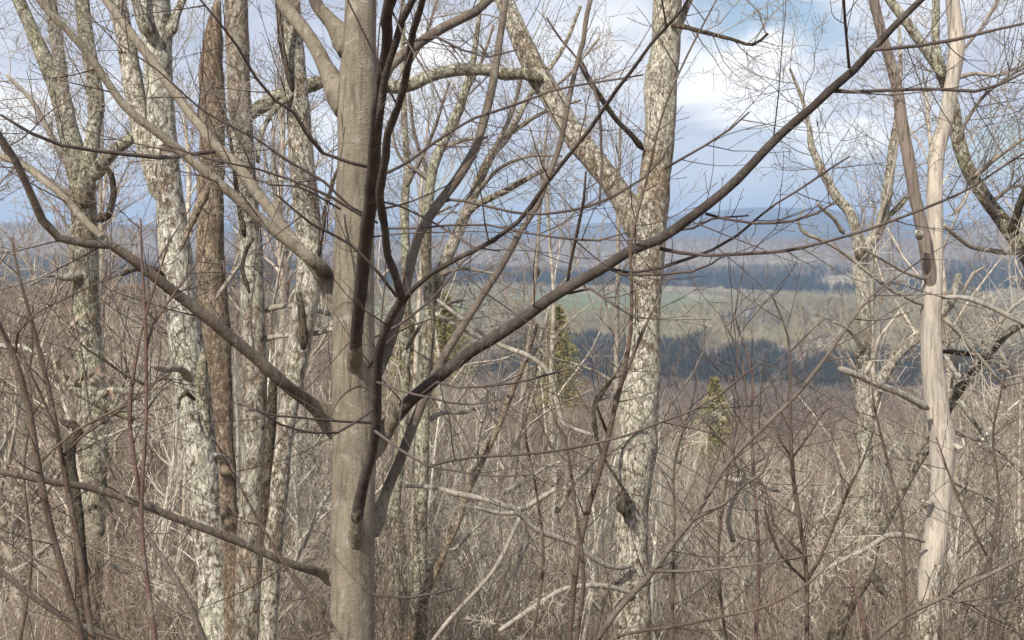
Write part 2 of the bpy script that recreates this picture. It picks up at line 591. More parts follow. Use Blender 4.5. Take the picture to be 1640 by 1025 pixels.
def in_field(r, a):
    """meadows in the valley"""
    f = (np.abs(r - 2240 - 700 * (a - 0.12)) < 300 - 40000 * np.maximum(a - 0.10, 0) ** 2 - 30000 * np.maximum(0.08 - a, 0) ** 2) & (a > -0.02) & (a < 0.185)
    f |= (np.abs(r - 1900 - 900 * (a + 0.05)) < 170) & (a > -0.16) & (a < -0.02)
    f |= (np.abs(r - 3550) < 160) & (a > 0.12) & (a < 0.24)
    f |= (np.abs(r - 1330) < 50) & (a > 0.26) & (a < 0.36)
    return f


fld = in_field(rr, az).astype(float)
col = np.zeros((len(V), 4), np.float32)
col[:, 0] = fld
col[:, 1] = ((rr > 6800)).astype(float)
col[:, 2] = ((rr > 1260) & (rr < 6800)).astype(float)
col[:, 3] = 1
at = me.color_attributes.new('cover', 'FLOAT_COLOR', 'POINT')
at.data.foreach_set('color', col.ravel())
m, t, b = material('ground_cover')
oc = objcoord(t)
va = t.n('ShaderNodeVertexColor', layer_name='cover')
sp = t.n('ShaderNodeSeparateColor')
t.l(va.outputs[0], sp.inputs[0])
n1 = t.noise(oc, 3.0, 6, 0.7)
n2 = t.noise(oc, 30.0, 4, 0.7)
n3 = t.noise(oc, 0.012, 7, 0.7)
lit = t.mix(t.ramp(n1, [(0.35, 0.0), (0.65, 1.0)]), (0.13, 0.085, 0.055), (0.23, 0.165, 0.115))
lit = t.mix(t.ramp(n2, [(0.45, 0.0), (0.62, 0.7)]), lit, (0.30, 0.23, 0.17))
grass = t.mix(t.ramp(n3, [(0.4, 0.0), (0.6, 1.0)]), (0.115, 0.135, 0.060), (0.19, 0.19, 0.10))
hillc = t.mix(t.ramp(n3, [(0.44, 0.0), (0.56, 1.0)]), (0.022, 0.027, 0.026), (0.075, 0.065, 0.055))
wood = t.mix(t.ramp(n3, [(0.40, 0.0), (0.55, 1.0)]), (0.16, 0.135, 0.085), (0.29, 0.245, 0.165))
c = t.mix(sp.outputs[2], lit, wood)
c = t.mix(sp.outputs[1], c, hillc)
c = t.mix(sp.outputs[0], c, grass)
t.l(c, b.inputs['Base Color'])
link('ground', me, m, kind='structure')

# haze: one closed box of thin air
hz = 15500
zt, zb = 330.0, -230.0
hv = [(-hz, -6000, zb), (hz, -6000, zb), (hz, 15200, zb), (-hz, 15200, zb), (-hz, -6000, zt), (hz, -6000, zt), (hz, 15200, zt), (-hz, 15200, zt)]
hq = [(0, 3, 2, 1), (4, 5, 6, 7), (0, 1, 5, 4), (1, 2, 6, 5), (2, 3, 7, 6), (3, 0, 4, 7)]
me = bpy.data.meshes.new('haze')
me.from_pydata(hv, [], hq)
hm = bpy.data.materials.new('haze')
hm.use_nodes = True
t = NT(hm.node_tree)
pv = t.n('ShaderNodeVolumePrincipled')
pv.inputs['Color'].default_value = (0.50, 0.70, 1.0, 1)
pv.inputs['Density'].default_value = 1.2e-4
o = t.n('ShaderNodeOutputMaterial')
t.l(pv.outputs[0], o.inputs['Volume'])
link('haze', me, hm, kind='stuff')


# ------------------------------------------------------------------ far woods (uncounted): points carrying instanced trees
def far_tree(rng, kind):
    w = Wood()
    if kind == 'pine':
        w.line(np.array(((0, 0, -0.5), (0, 0, 9.5))), np.array((0.25, 0.05)), 3)
        for i in range(46):
            z = 1.2 + 8.6 * (i / 46)
            L = (10.2 - z) * 0.30 * rng.uniform(0.6, 1.2) + 0.25
            a = i * 2.4
            d = np.array((math.cos(a), math.sin(a), -0.15))
            p = np.array((0, 0, z))
            q = p + d * L
            s = np.array((-math.sin(a), math.cos(a), 0)) * L * 0.42
            k0 = len(np.vstack(w.V)) if w.V else 0
            w.add(np.array((p, q - s * 0.6 - (0, 0, 0.2), q + d * 0.25 * L, q + s * 0.6 - (0, 0, 0.2))), np.array(((0, 1, 2, 3),)))
        return w
    P = np.array(((0, 0, -0.5), (rng.normal(0, .15), rng.normal(0, .15), 4), (rng.normal(0, .3), rng.normal(0, .3), 8.5)))
    w.line(P, np.array((0.16, 0.12, 0.04)), 3)
    for i in range(13):
        t_ = rng.uniform(0.30, 0.98)
        z = 9 * t_
        a = i * 2.4 + rng.uniform(-.4, .4)
        d = unit(np.array((math.cos(a), math.sin(a), rng.uniform(0.6, 1.6))))
        L = (1.15 - t_) * 4.6 * rng.uniform(0.7, 1.2) + 0.5
        p = np.array((0, 0, z * 0.95))
        e = p + d * L
        w.line(np.array((p, p + d * L * 0.5 + rng.normal(0, .12, 3), e)), np.array((0.07, 0.05, 0.03)), 3)
        for j in range(6):
            s = rng.uniform(0.3, 1.0)
            q = p + d * L * s
            dd = unit(d + rng.normal(0, 0.7, 3))
            w.line(np.array((q, q + dd * L * 0.5 * rng.uniform(.6, 1.3))), np.array((0.045, 0.02)), 3)
    return w


def gn_scatter(name, pts, scales, protos, seed, **props):
    """one object: points from a mesh, one of the prototype trees on each"""
    me = bpy.data.meshes.new(name)
    me.vertices.add(len(pts))
    me.vertices.foreach_set('co', np.ascontiguousarray(pts, np.float32).ravel())
    a = me.attributes.new('size', 'FLOAT', 'POINT')
    a.data.foreach_set('value', np.ascontiguousarray(scales, np.float32))
    o = link(name, me, None, **props)
    col = bpy.data.collections.new(name + '_kinds')
    for p in protos:
        col.objects.link(p)
    g = bpy.data.node_groups.new(name, 'GeometryNodeTree')
    g.interface.new_socket('Geometry', in_out='INPUT', socket_type='NodeSocketGeometry')
    g.interface.new_socket('Geometry', in_out='OUTPUT', socket_type='NodeSocketGeometry')
    N = g.nodes
    gi, go = N.new('NodeGroupInput'), N.new('NodeGroupOutput')
    m2p = N.new('GeometryNodeMeshToPoints')
    iop = N.new('GeometryNodeInstanceOnPoints')
    ci = N.new('GeometryNodeCollectionInfo')
    ci.inputs['Collection'].default_value = col
    ci.inputs['Separate Children'].default_value = True
    ci.inputs['Reset Children'].default_value = True
    iop.inputs['Pick Instance'].default_value = True
    rv = N.new('FunctionNodeRandomValue')
    rv.data_type = 'FLOAT_VECTOR'
    rv.inputs[0].default_value = (-0.06, -0.06, 0)
    rv.inputs[1].default_value = (0.06, 0.06, 6.283)
    rv.inputs['Seed'].default_value = seed
    na_ = N.new('GeometryNodeInputNamedAttribute')
    na_.data_type = 'FLOAT'
    na_.inputs['Name'].default_value = 'size'
    L = g.links.new
    L(gi.outputs[0], m2p.inputs[0])
    L(m2p.outputs[0], iop.inputs['Points'])
    L(ci.outputs[0], iop.inputs['Instance'])
    L(rv.outputs[0], iop.inputs['Rotation'])
    L(na_.outputs[0], iop.inputs['Scale'])
    L(iop.outputs[0], go.inputs[0])
    md = o.modifiers.new('scatter', 'NODES')
    md.node_group = g
    return o


def protos(kind, mat, n, seed, fn=None):
    out = []
    for i in range(n):
        w = (fn or (lambda r: far_tree(r, kind)))(np.random.default_rng(seed + i))
        me = w.mesh(kind)
        me.materials.append(mat)
        out.append(bpy.data.objects.new(kind + '_kind', me))
    return out


def wedge(rng, n, r0, r1, a0=-0.44, a1=0.44):
    r = np.sqrt(rng.uniform(r0 * r0, r1 * r1, n))
    a = rng.uniform(a0, a1, n)
    return r, a


def scatter(name, rng, n, r0, r1, size, pr, seed, keep=None, **props):
    r, a = wedge(rng, n, r0, r1)
    ok = ~in_field(r, a)
    if keep is not None:
        ok &= keep(r, a, rng)
    r, a = r[ok], a[ok]
    x, y = r * np.sin(a), r * np.cos(a)
    z = height(x, y)
    gn_scatter(name, np.stack((x, y, z), -1), rng.uniform(size[0], size[1], len(r)), pr, seed, kind='stuff', **props)


rng = np.random.default_rng(5)
P_bare = protos('bare', M['far_bare'], 5, 10)
P_olive = protos('bare', M['far_olive'], 5, 20)
P_pink = protos('bare', M['far_pink'], 4, 30)
P_pine = protos('pine', M['far_pine'], 4, 40)


def patch(r, a, s=1.0, ph=0.0):
    return np.sin(a * 23 * s + r / 260 + ph) + np.sin(a * 51 * s - r / 150 + 1 + ph) * 0.7


scatter('slope_woods', rng, 10500, 120, 930, (1.1, 1.65), P_bare, 1)
scatter('shadow_band_evergreens', rng, 17000, 880, 1420, (1.0, 1.85), P_pine, 2,  # dark evergreens, their tone also standing in for a cloud shadow on the valley
        keep=lambda r, a, g: (r < 1310 + 80 * np.sin(a * 19) + 60 * np.sin(a * 47) + 40 * np.sin(a * 130)) & (patch(r, a, 1.4, 0.7) > -1.3))
scatter('shaded_bare_woods', rng, 2500, 880, 1330, (1.1, 1.6), P_bare, 8)
scatter('valley_woods', rng, 17000, 1290, 2560, (0.95, 1.5), P_olive, 3, keep=lambda r, a, g: patch(r, a) > -1.45)
scatter('far_evergreen_woods', rng, 11000, 2500, 3200, (1.6, 2.6), P_pine, 4, keep=lambda r, a, g: (r > 2560 + 130 * np.sin(a * 12)) & (patch(r, a, 0.6, 2) > -1.0))
scatter('valley_evergreens', rng, 9000, 1380, 2500, (0.9, 1.6), P_pine, 6, keep=lambda r, a, g: (patch(r, a, 0.8, 4) + 0.5 * np.sin(a * 170 + r / 60)) > 1.35)
scatter('valley_bare_woods', rng, 6000, 1320, 2560, (1.0, 1.5), P_bare, 7, keep=lambda r, a, g: patch(r, a, 1.0, 1.5) + a * 4 > 0.3)
scatter('far_valley_woods', rng, 19000, 2900, 6300, (1.9, 2.9), P_pink, 5)


# ------------------------------------------------------------------ trees traced from the view, each at its own distance
def P3(px, py, d):
    return CAM + px_dir(px, py) * d


def path(pts, d0, d1=None, step=0.05, axis=None):
    """control points (px, py, width px) from depth d0 to d1 -> resampled xyz + radius"""
    if d1 is None:
        d1 = d0
    q = np.array([(p[0], p[1]) for p in pts], float)
    s = np.concatenate(([0], np.cumsum(np.hypot(*(q[1:] - q[:-1]).T))))
    s /= s[-1]
    rows = []
    for p, u in zip(pts, s):
        d = p[3] if len(p) > 3 else d0 + (d1 - d0) * u
        rows.append((*P3(p[0], p[1], d), p[2] / 2 / F * d))
    if axis is not None:      # the wood starts on the trunk's own axis
        i = int(np.argmin(np.abs(axis[:, 2] - rows[0][2])))
        rows[0] = (*axis[i, :3], rows[0][3])
    r = catmull(rows, step)
    r[:, 3] = np.maximum(r[:, 3], 0.0008)
    return r


def to_ground(rows, sink=0.15):
    """prepend points so that a path whose first row is its foot reaches the ground"""
    a = rows[0]
    b = rows[min(len(rows) - 1, 6)]
    d = unit(a[:3] - b[:3])
    d = unit(np.array((d[0] * 0.4, d[1] * 0.4, min(d[2], -0.6))))
    out = []
    p = a[:3].copy()
    r = a[3]
    for i in range(400):
        p = p + d * 0.12
        r *= 1.008
        out.append((*p, r))
        if p[2] < ground_z(p[0], p[1]) - sink:
            break
    return np.vstack((np.array(out[::-1]), rows))


def twigs_on(rows, rng, n, L, r, lvl, t0=0.2, t1=1.0, **kw):
    """random side twigs along a path -> Wood"""
    w = Wood()
    m_ = len(rows)
    for j in range(n):
        t = t0 + (t1 - t0) * (j + rng.uniform(0, 1)) / n
        x = min(t, 0.999) * (m_ - 1)
        i = int(x)
        p = rows[i, :3] + (rows[i + 1, :3] - rows[i, :3]) * (x - i)
        tg = unit(rows[i + 1, :3] - rows[i, :3])
        a = unit(np.cross(tg, (0.2, 0.9, 0.3)))
        b = np.cross(tg, a)
        ph = rng.uniform(0, 6.283)
        ang = math.radians(rng.uniform(35, 75))
        d = tg * math.cos(ang) + (a * math.cos(ph) + b * math.sin(ph)) * math.sin(ang)
        rr_ = min(r, rows[i, 3] * 0.7)
        grow(w, rng, p, d, L * rng.uniform(0.5, 1.2), rr_, lvl, **kw)
    return w


def depth_on(rows, px, py):
    """depth along the view of the point of a built limb nearest to where it shows at (px,py)"""
    fw = unit(px_dir(W / 2, H / 2))
    rel = rows[:, :3] - CAM
    dep = rel @ fw
    tgt = np.array([px_dir(px, py)]) * dep[:, None]
    return float(dep[np.linalg.norm(rel - tgt, axis=1).argmin()])


class Tree:
    """an Empty at the foot; its trunk, branches and twigs hang under it"""
    def __init__(self, name, label, cat='tree', group=None, seed=1):
        self.name, self.label, self.cat, self.group = name, label, cat, group
        self.root = bpy.data.objects.new(name, None)
        C.objects.link(self.root)
        self.root['label'] = label
        self.root['category'] = cat
        if group:
            self.root['group'] = group
        self.rng = np.random.default_rng(seed)
        self.o = None
        self.seed = seed
        self.axis = None
        self.ds = 1.0
        self.ws = 1.0
        self.collars = []

    def trunk(self, pts, d0, d1=None, m='lichen', sides=28, rough=0.05, freq=10, step=0.05, name='trunk', ground=True):
        rows = path(pts, d0 * self.ds, (d1 or d0) * self.ds, step)
        rows[:, 3] *= self.ws if self.axis is None else 1.0
        if ground:
            rows = to_ground(rows)
        if self.o is None:
            self.o = rows[0, :3].copy()
            self.o[2] = ground_z(self.o[0], self.o[1])
            self.root.location = self.o
        V, Q = tube(rows[:, :3], rows[:, 3], sides, rough, freq, self.seed * 3.7)
        ob = link(name, np_mesh_mixed(name, V - self.o, Q), M[m], self.root)
        return rows, ob

    def plan(self, pts, d0, d1=None, step=0.02):
        """set the trunk's axis now; raise() builds it once its branches are known"""
        rows = to_ground(path(pts, d0, d1, step))
        self.o = rows[0, :3].copy()
        self.o[2] = ground_z(self.o[0], self.o[1])
        self.root.location = self.o
        self.axis = rows

    def raise_trunk(self, m, sides, rough, freq):
        rows = self.axis
        V, Q = tube(rows[:, :3], rows[:, 3], sides, rough, freq, self.seed * 3.7)
        n_ = len(rows)
        C0 = np.repeat(rows[:, :3], sides, 0)
        C0 = np.vstack((C0, rows[-1:, :3], rows[:1, :3]))
        Nn = V - C0
        Nn /= np.maximum(np.linalg.norm(Nn, axis=1)[:, None], 1e-6)
        D = np.zeros_like(V)
        for q, r, td in self.collars:
            rel = V - q
            z = rel[:, 2]
            lat = np.linalg.norm(rel[:, :2], axis=1)
            sz = np.where(z < 0, 2.4, 1.5) * r
            wgt = np.exp(-(lat / (1.35 * r)) ** 2 - (z / sz) ** 2)
            D += wgt[:, None] * (0.55 * td + 0.35 * Nn) * r
        V = V + D
        link('trunk', np_mesh_mixed('trunk', V - self.o, Q), M[m], self.root)

    def branch(self, pts, d0, d1=None, m='smooth_branch', sides=12, rough=0.03, freq=14, name='branch', twig=None, tw=(0, 0.3, 0.003, 1), step=0.05, flare=1.22, parent=None, ws=1.0, **kw):
        on_axis = self.axis is not None and flare and parent is None and name == 'branch'
        rows = path(pts, d0 * self.ds, (d1 or d0) * self.ds, step, self.axis if on_axis else None)
        rows[:, 3] *= self.ws * ws
        collar_span = None
        # nodes and slight kinks along the wood
        m_ = len(rows)
        ln = np.concatenate(([0], np.cumsum(np.linalg.norm(rows[1:, :3] - rows[:-1, :3], axis=1))))
        fade = np.clip(ln / 0.15, 0, 1)
        kr = np.where(rows[:, 3] > 0.010, 0.0022, rows[:, 3] * 0.8) * fade
        for c_ in range(3):
            kn = np.interp(ln, np.arange(0, ln[-1] + 0.2, 0.085), self.rng.normal(0, 1, len(np.arange(0, ln[-1] + 0.2, 0.085))))
            rows[:, c_] += kn * kr * 0.55
        for s0 in np.arange(0.08, ln[-1], 0.11):
            rows[:, 3] *= 1 + np.where(rows[:, 3] > 0.010, 0.05, 0.16) * fade * np.exp(-((ln - s0 - self.rng.uniform(-.03, .03)) / max(step * 0.8, 0.012)) ** 2)
        if on_axis:
            ax = self.axis
            dist = np.linalg.norm(rows[:, None, :3] - ax[None, :, :3], axis=2)
            near = dist.argmin(1)
            out = np.nonzero(dist.min(1) > ax[near, 3] * 0.95)[0]
            if len(out):
                q = rows[out[0]]
                tdir = unit(rows[min(out[0] + 3, m_ - 1), :3] - q[:3])
                self.collars.append((q[:3].copy(), q[3], tdir))
                s = (ln - ln[out[0]]) / q[3]
                rows[:, 3] *= 1 + (flare - 1) * np.exp(-np.maximum(s, 0) / 1.6)
                collar_span = (ln[out[0]], q[3])
        elif flare:
            s = ln / max(rows[0, 3], 1e-4)
            rows[:, 3] *= (1 + (flare - 1) * np.exp(-((s - 2.0) / 1.6) ** 2)) * (0.45 + 0.55 * np.clip(s / 1.6, 0, 1))
        V, Q = tube(rows[:, :3], rows[:, 3], sides, rough, freq, self.seed * 2.1)
        ob = link(name, np_mesh_mixed(name, V - self.o, Q), M[m], parent or self.root)
        if collar_span is not None:
            s0, r0 = collar_span
            span = 6.0 if flare > 1 else 13.0      # limbs that lean far out keep the trunk's bark longer
            t_ = np.linspace(s0 - 2.0 * r0, s0 + span * r0, 40)
            cp = np.stack([np.interp(t_, ln, rows[:, c_]) for c_ in range(3)], -1)
            cr = np.interp(t_, ln, rows[:, 3])
            u_ = np.clip((t_ - s0) / (span * r0), 0, 1)
            cr = cr * (0.95 + 0.68 * (1 - u_) ** 2.0)
            Vc, Qc = tube(cp, cr, 24, 0.10, 30, self.seed)
            link('branch_collar', np_mesh_mixed('branch_collar', Vc - self.o, Qc), M['smooth'], ob)
        if tw[0]:
            if twig is None:
                tw = (max(2, int(tw[0] * 0.5)), tw[1] * 1.25, *tw[2:])
            w = twigs_on(rows, self.rng, *tw, **kw)
            link('twigs', w.mesh('twigs', self.o), M[twig or 'smooth_twig'], ob if parent is None else self.root, kind='stuff')
        return rows, ob



# ---- the smooth-barked tree close in front
TW = dict(up=0.10, wander=0.11, kids=(1.6, 2), ratio=0.42, spread=(25, 50), rmin=0.0009, seg=6)
A = Tree('smooth_tree', 'smooth tan-barked young tree close in front with long side branches and two dark limbs', 'tree', seed=3)
A.ws = 0.84
A.plan([(565, 1040, 71), (565, 930, 70), (564, 880, 73), (565, 840, 70), (567, 760, 69), (568, 690, 72), (567, 630, 70), (567, 585, 70), (566, 500, 66),
         (567, 400, 64), (569, 300, 61), (571, 240, 60), (572, 185, 63), (574, 130, 61), (576, 70, 53), (578, 0, 50), (581, -120, 46), (586, -330, 36), (590, -600, 24)],
        3.8, 3.85, 0.012)
A.branch([(571, 205, 26), (545, 150, 28), (526, 116, 30), (508, 80, 27), (485, 45, 26), (460, 15, 25), (440, -20, 23), (380, -120, 18)], 3.80, 4.15, 'smooth', 16, 0.02)
A.branch([(576, 110, 24), (552, 62, 26, 3.90), (530, 35, 24), (510, 12, 24), (497, -15, 22), (450, -110, 16)], 3.9, 3.9, 'smooth_branch', 16, 0.02)
A.branch([(566, 512, 26), (530, 468, 24, 3.92), (500, 422, 21), (460, 372, 20), (410, 305, 20), (380, 265, 21), (345, 235, 20), (320, 200, 19), (275, 140, 18), (222, 70, 17), (170, 0, 16), (120, -70, 12)],
         3.8, 4.5, 'smooth', 14, 0.025, tw=(9, 0.35, 0.0028, 1), t0=0.35, **TW)
A.branch([(566, 500, 24), (530, 452, 26, 3.90), (518, 436, 26, 3.88), (510, 425, 25), (460, 385, 21), (410, 345, 19), (370, 310, 18), (310, 260, 17), (250, 210, 16), (200, 170, 15), (150, 100, 14), (105, 45, 13), (60, 0, 12), (10, -55, 8)],
         3.78, 3.6, 'smooth', 14, 0.025, tw=(16, 0.32, 0.0028, 1), t0=0.3, **TW)
low_left, low_left_o = A.branch([(568, 712, 28), (530, 672, 28, 3.87), (500, 648, 25, 3.80), (460, 618, 23), (410, 574, 22), (340, 515, 21), (270, 460, 20), (215, 417, 19), (178, 392, 17), (140, 391, 16), (95, 381, 15), (70, 355, 14), (45, 305, 14), (20, 252, 13), (-6, 208, 12), (-50, 120, 9)],
         3.78, 2.95, 'smooth_branch', 14, 0.025, tw=(18, 0.33, 0.0028, 1), t0=0.15, **TW)
A.branch([(185, 396, 14), (140, 358, 15), (110, 325, 14), (70, 288, 12), (30, 262, 11), (-10, 244, 10)], depth_on(low_left, 185, 396), 3.5, 'smooth', 12, 0.02, flare=0, tw=(5, 0.3, 0.0026, 1), **TW)
A.branch([(565, 938, 22), (530, 922, 19, 3.86), (480, 908, 16), (420, 884, 15), (360, 859, 15), (280, 829, 15), (200, 799, 14), (130, 779, 13), (60, 767, 12), (-10, 753, 11)],
         3.78, 3.3, 'smooth_branch', 12, 0.025, tw=(14, 0.33, 0.0026, 1), t0=0.15, **TW)
# the two limbs that reach forward over the viewer's head
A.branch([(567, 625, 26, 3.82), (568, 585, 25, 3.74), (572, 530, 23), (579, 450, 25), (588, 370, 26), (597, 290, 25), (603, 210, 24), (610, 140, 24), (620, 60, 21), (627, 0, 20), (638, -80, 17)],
         3.80, 2.0, 'shaded_limb', 18, 0.02, flare=0.7, tw=(8, 0.3, 0.0026, 1), t0=0.35, step=0.03, **TW)
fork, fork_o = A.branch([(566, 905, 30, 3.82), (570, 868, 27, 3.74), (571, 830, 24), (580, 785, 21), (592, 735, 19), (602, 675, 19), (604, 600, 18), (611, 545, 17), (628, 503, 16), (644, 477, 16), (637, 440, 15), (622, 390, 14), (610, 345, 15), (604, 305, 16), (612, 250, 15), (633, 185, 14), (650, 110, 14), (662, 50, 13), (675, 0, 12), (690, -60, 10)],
         3.80, 1.95, 'shaded_limb', 16, 0.02, flare=0.7, tw=(10, 0.3, 0.0026, 1), t0=0.3, step=0.03, **TW)
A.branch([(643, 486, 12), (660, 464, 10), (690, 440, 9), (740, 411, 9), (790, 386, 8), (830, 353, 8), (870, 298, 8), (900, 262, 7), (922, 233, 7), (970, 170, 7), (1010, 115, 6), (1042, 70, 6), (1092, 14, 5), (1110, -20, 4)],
         depth_on(fork, 643, 486), 2.2, 'shaded_limb', 10, 0.02, flare=0, tw=(20, 0.28, 0.0022, 1), t0=0.1, **TW)
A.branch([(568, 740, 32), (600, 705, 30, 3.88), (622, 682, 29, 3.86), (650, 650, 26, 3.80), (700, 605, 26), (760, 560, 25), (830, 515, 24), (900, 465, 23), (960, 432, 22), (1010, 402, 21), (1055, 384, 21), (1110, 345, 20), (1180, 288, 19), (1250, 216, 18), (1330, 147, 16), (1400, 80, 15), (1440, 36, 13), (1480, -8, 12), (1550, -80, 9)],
         3.80, 3.0, 'shaded_limb', 16, 0.02, ws=0.9, tw=(16, 0.34, 0.0026, 1), t0=0.12, **TW)
A.branch([(570, 900, 20), (602, 834, 19), (625, 772, 20), (650, 712, 19), (675, 647, 18), (710, 572, 16), (755, 500, 14), (800, 430, 13), (835, 370, 12), (870, 310, 11), (895, 225, 10), (920, 125, 9), (945, 0, 8)],
         3.82, 4.5, 'smooth_branch', 12, 0.02, tw=(14, 0.34, 0.0026, 1), t0=0.2, **TW)
A.branch([(574, 165, 22), (620, 108, 21), (660, 76, 19), (710, 45, 18), (760, 19, 17), (785, -2, 15), (840, -50, 12)], 3.83, 4.1, 'smooth_branch', 14, 0.02, tw=(6, 0.35, 0.0026, 1), **TW)
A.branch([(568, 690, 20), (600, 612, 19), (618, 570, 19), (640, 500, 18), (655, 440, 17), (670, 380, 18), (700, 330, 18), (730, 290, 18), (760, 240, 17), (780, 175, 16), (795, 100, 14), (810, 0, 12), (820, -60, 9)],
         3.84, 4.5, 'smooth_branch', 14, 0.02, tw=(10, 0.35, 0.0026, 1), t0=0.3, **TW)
A.branch([(606, 205, 16), (615, 130, 13), (622, 97, 13), (632, 65, 13), (645, 30, 13), (662, -2, 12), (690, -60, 9)], 2.42, 2.2, 'shaded_limb', 10, 0.02, flare=0)
A.raise_trunk('smooth', 64, 0.014, 6)
# thin branches crossing the view
for pts, d0, d1 in [
    ([(592, 268, 7), (560, 260, 7), (515, 245, 6), (490, 215, 6), (470, 180, 6), (440, 160, 5), (410, 125, 5), (380, 75, 5), (350, 35, 4), (318, -5, 4)], 3.2, 2.8),
    ([(605, 357, 5), (570, 340, 5), (530, 315, 5), (470, 290, 4), (410, 270, 4), (340, 256, 3), (260, 230, 3)], 3.15, 2.9),
    ([(345, 243, 8), (275, 250, 8), (200, 247, 7), (150, 242, 7), (100, 235, 6), (50, 215, 6), (0, 184, 5)], 4.1, 3.7),
    ([(635, 475, 6), (610, 440, 6), (560, 390, 5), (500, 360, 5), (450, 318, 4), (440, 312, 3)], 3.2, 3.0),
    ([(600, 352, 5), (560, 330, 5), (520, 290, 5), (460, 256, 5), (410, 222, 4), (330, 180, 4), (250, 110, 3), (190, 70, 3)], 3.15, 2.9),
    ([(613, 280, 6), (640, 267, 6), (660, 255, 5), (700, 225, 5), (760, 190, 5), (820, 168, 5), (880, 147, 4), (950, 132, 4), (1030, 120, 3)], 3.0, 2.9),
    ([(690, 330, 6), (720, 320, 6), (770, 328, 5), (820, 340, 5), (870, 342, 5), (945, 330, 5), (990, 310, 5), (1030, 285, 4), (1060, 255, 4), (1075, 230, 3)], 4.2, 3.9),
    ([(610, 366, 4), (660, 366, 4), (720, 362, 4), (780, 360, 4), (840, 372, 4), (890, 380, 4), (960, 386, 4), (1005, 372, 3)], 3.0, 2.8),
    ([(604, 612, 5), (640, 625, 4), (690, 637, 4), (720, 645, 4), (755, 648, 3), (800, 640, 3)], 2.95, 2.7),
    ([(675, 632, 5), (700, 612, 5), (730, 620, 4), (770, 620, 4), (820, 614, 4), (870, 602, 4), (915, 590, 3)], 3.5, 3.2),
    ([(600, 690, 6), (640, 720, 5), (685, 747, 5), (720, 738, 5), (760, 732, 5), (820, 730, 5), (895, 722, 5), (945, 712, 5), (1005, 697, 5), (1050, 680, 4), (1100, 662, 4), (1150, 635, 4), (1190, 602, 4), (1222, 580, 3)], 2.95, 2.6),
    ([(685, 747, 4), (730, 755, 3), (790, 762, 3), (860, 760, 3)], 2.9, 2.6),
    ([(594, 952, 6), (640, 957, 5), (660, 957, 5), (700, 950, 4), (740, 940, 3)], 3.74, 3.3),
    ([(596, 677, 5), (550, 675, 5), (510, 672, 5), (470, 668, 4), (445, 667, 4), (400, 655, 3)], 2.95, 2.7),
    ([(598, 655, 5), (575, 672, 5), (540, 692, 5), (500, 693, 4), (450, 680, 4), (410, 655, 3)], 2.95, 2.6),
    ([(1400, 80, 7), (1420, 78, 7), (1470, 73, 6), (1530, 63, 6), (1590, 50, 5), (1650, 36, 4)], 3.1, 2.9),
    ([(1335, 146, 7), (1370, 147, 7), (1430, 144, 6), (1500, 142, 6), (1560, 145, 6), (1600, 135, 5), (1650, 112, 4)], 3.2, 3.0),
    ([(1360, 108, 6), (1356, 60, 5), (1352, 0, 5), (1350, -30, 4)], 3.15, 2.9),
    ([(1057, 398, 8), (1090, 404, 7), (1130, 408, 6), (1230, 405, 6), (1290, 396, 6), (1340, 384, 5), (1390, 368, 5), (1430, 352, 5), (1500, 325, 5), (1560, 297, 4), (1640, 245, 4)], 3.45, 3.2),
    ([(975, 430, 7), (1010, 437, 6), (1060, 427, 6), (1110, 413, 6), (1140, 402, 5), (1180, 378, 5), (1220, 345, 4), (1300, 290, 4), (1360, 250, 3)], 3.5, 3.4),
    ([(980, 432, 6), (1000, 440, 5), (1060, 439, 5), (1110, 435, 4), (1140, 422, 4), (1155, 410, 3)], 3.5, 3.2),
    ([(1130, 342, 6), (1160, 350, 5), (1210, 357, 5), (1270, 355, 5), (1310, 342, 4), (1340, 322, 3)], 3.4, 3.2),
    ([(1065, 270, 5), (1090, 255, 5), (1130, 232, 4), (1170, 207, 4), (1200, 180, 3)], 3.5, 3.3),
    ([(908, 460, 6), (912, 430, 6), (925, 370, 6), (935, 320, 5), (938, 275, 4)], 3.55, 3.3),
    ([(910, 470, 5), (945, 462, 5), (985, 490, 5), (1010, 505, 4), (1025, 515, 3)], 3.55, 3.4),
    ([(1060, 385, 6), (1080, 370, 5), (1110, 365, 5), (1140, 350, 4), (1200, 345, 3)], 3.5, 3.4),
    ([(960, 330, 5), (962, 280, 5), (963, 210, 5), (950, 140, 5), (930, 100, 4), (900, 65, 4), (875, 30, 4)], 4.3, 4.6),
    ([(600, 540, 5), (640, 520, 5), (700, 470, 4), (740, 420, 4), (790, 380, 4)], 3.7, 3.9),
    ([(590, 590, 4), (610, 560, 4), (640, 530, 3), (690, 510, 3)], 3.7, 3.6),
    ([(600, 320, 4), (640, 330, 4), (700, 360, 4), (760, 395, 3), (800, 402, 3)], 3.0, 2.8),
    ([(645, 70, 5), (700, 60, 5), (740, 80, 4), (780, 92, 3), (830, 80, 3)], 2.9, 2.7),
    ([(545, 335, 4), (520, 320, 4), (480, 300, 3), (430, 296, 3)], 3.75, 3.4),
]:
    A.branch(pts, d0, d1, 'smooth_twig', 7, 0.02, name='thin_branch', tw=(int(4 + len(pts) * 1.2), 0.22, 0.0018, 1), flare=0, **TW)

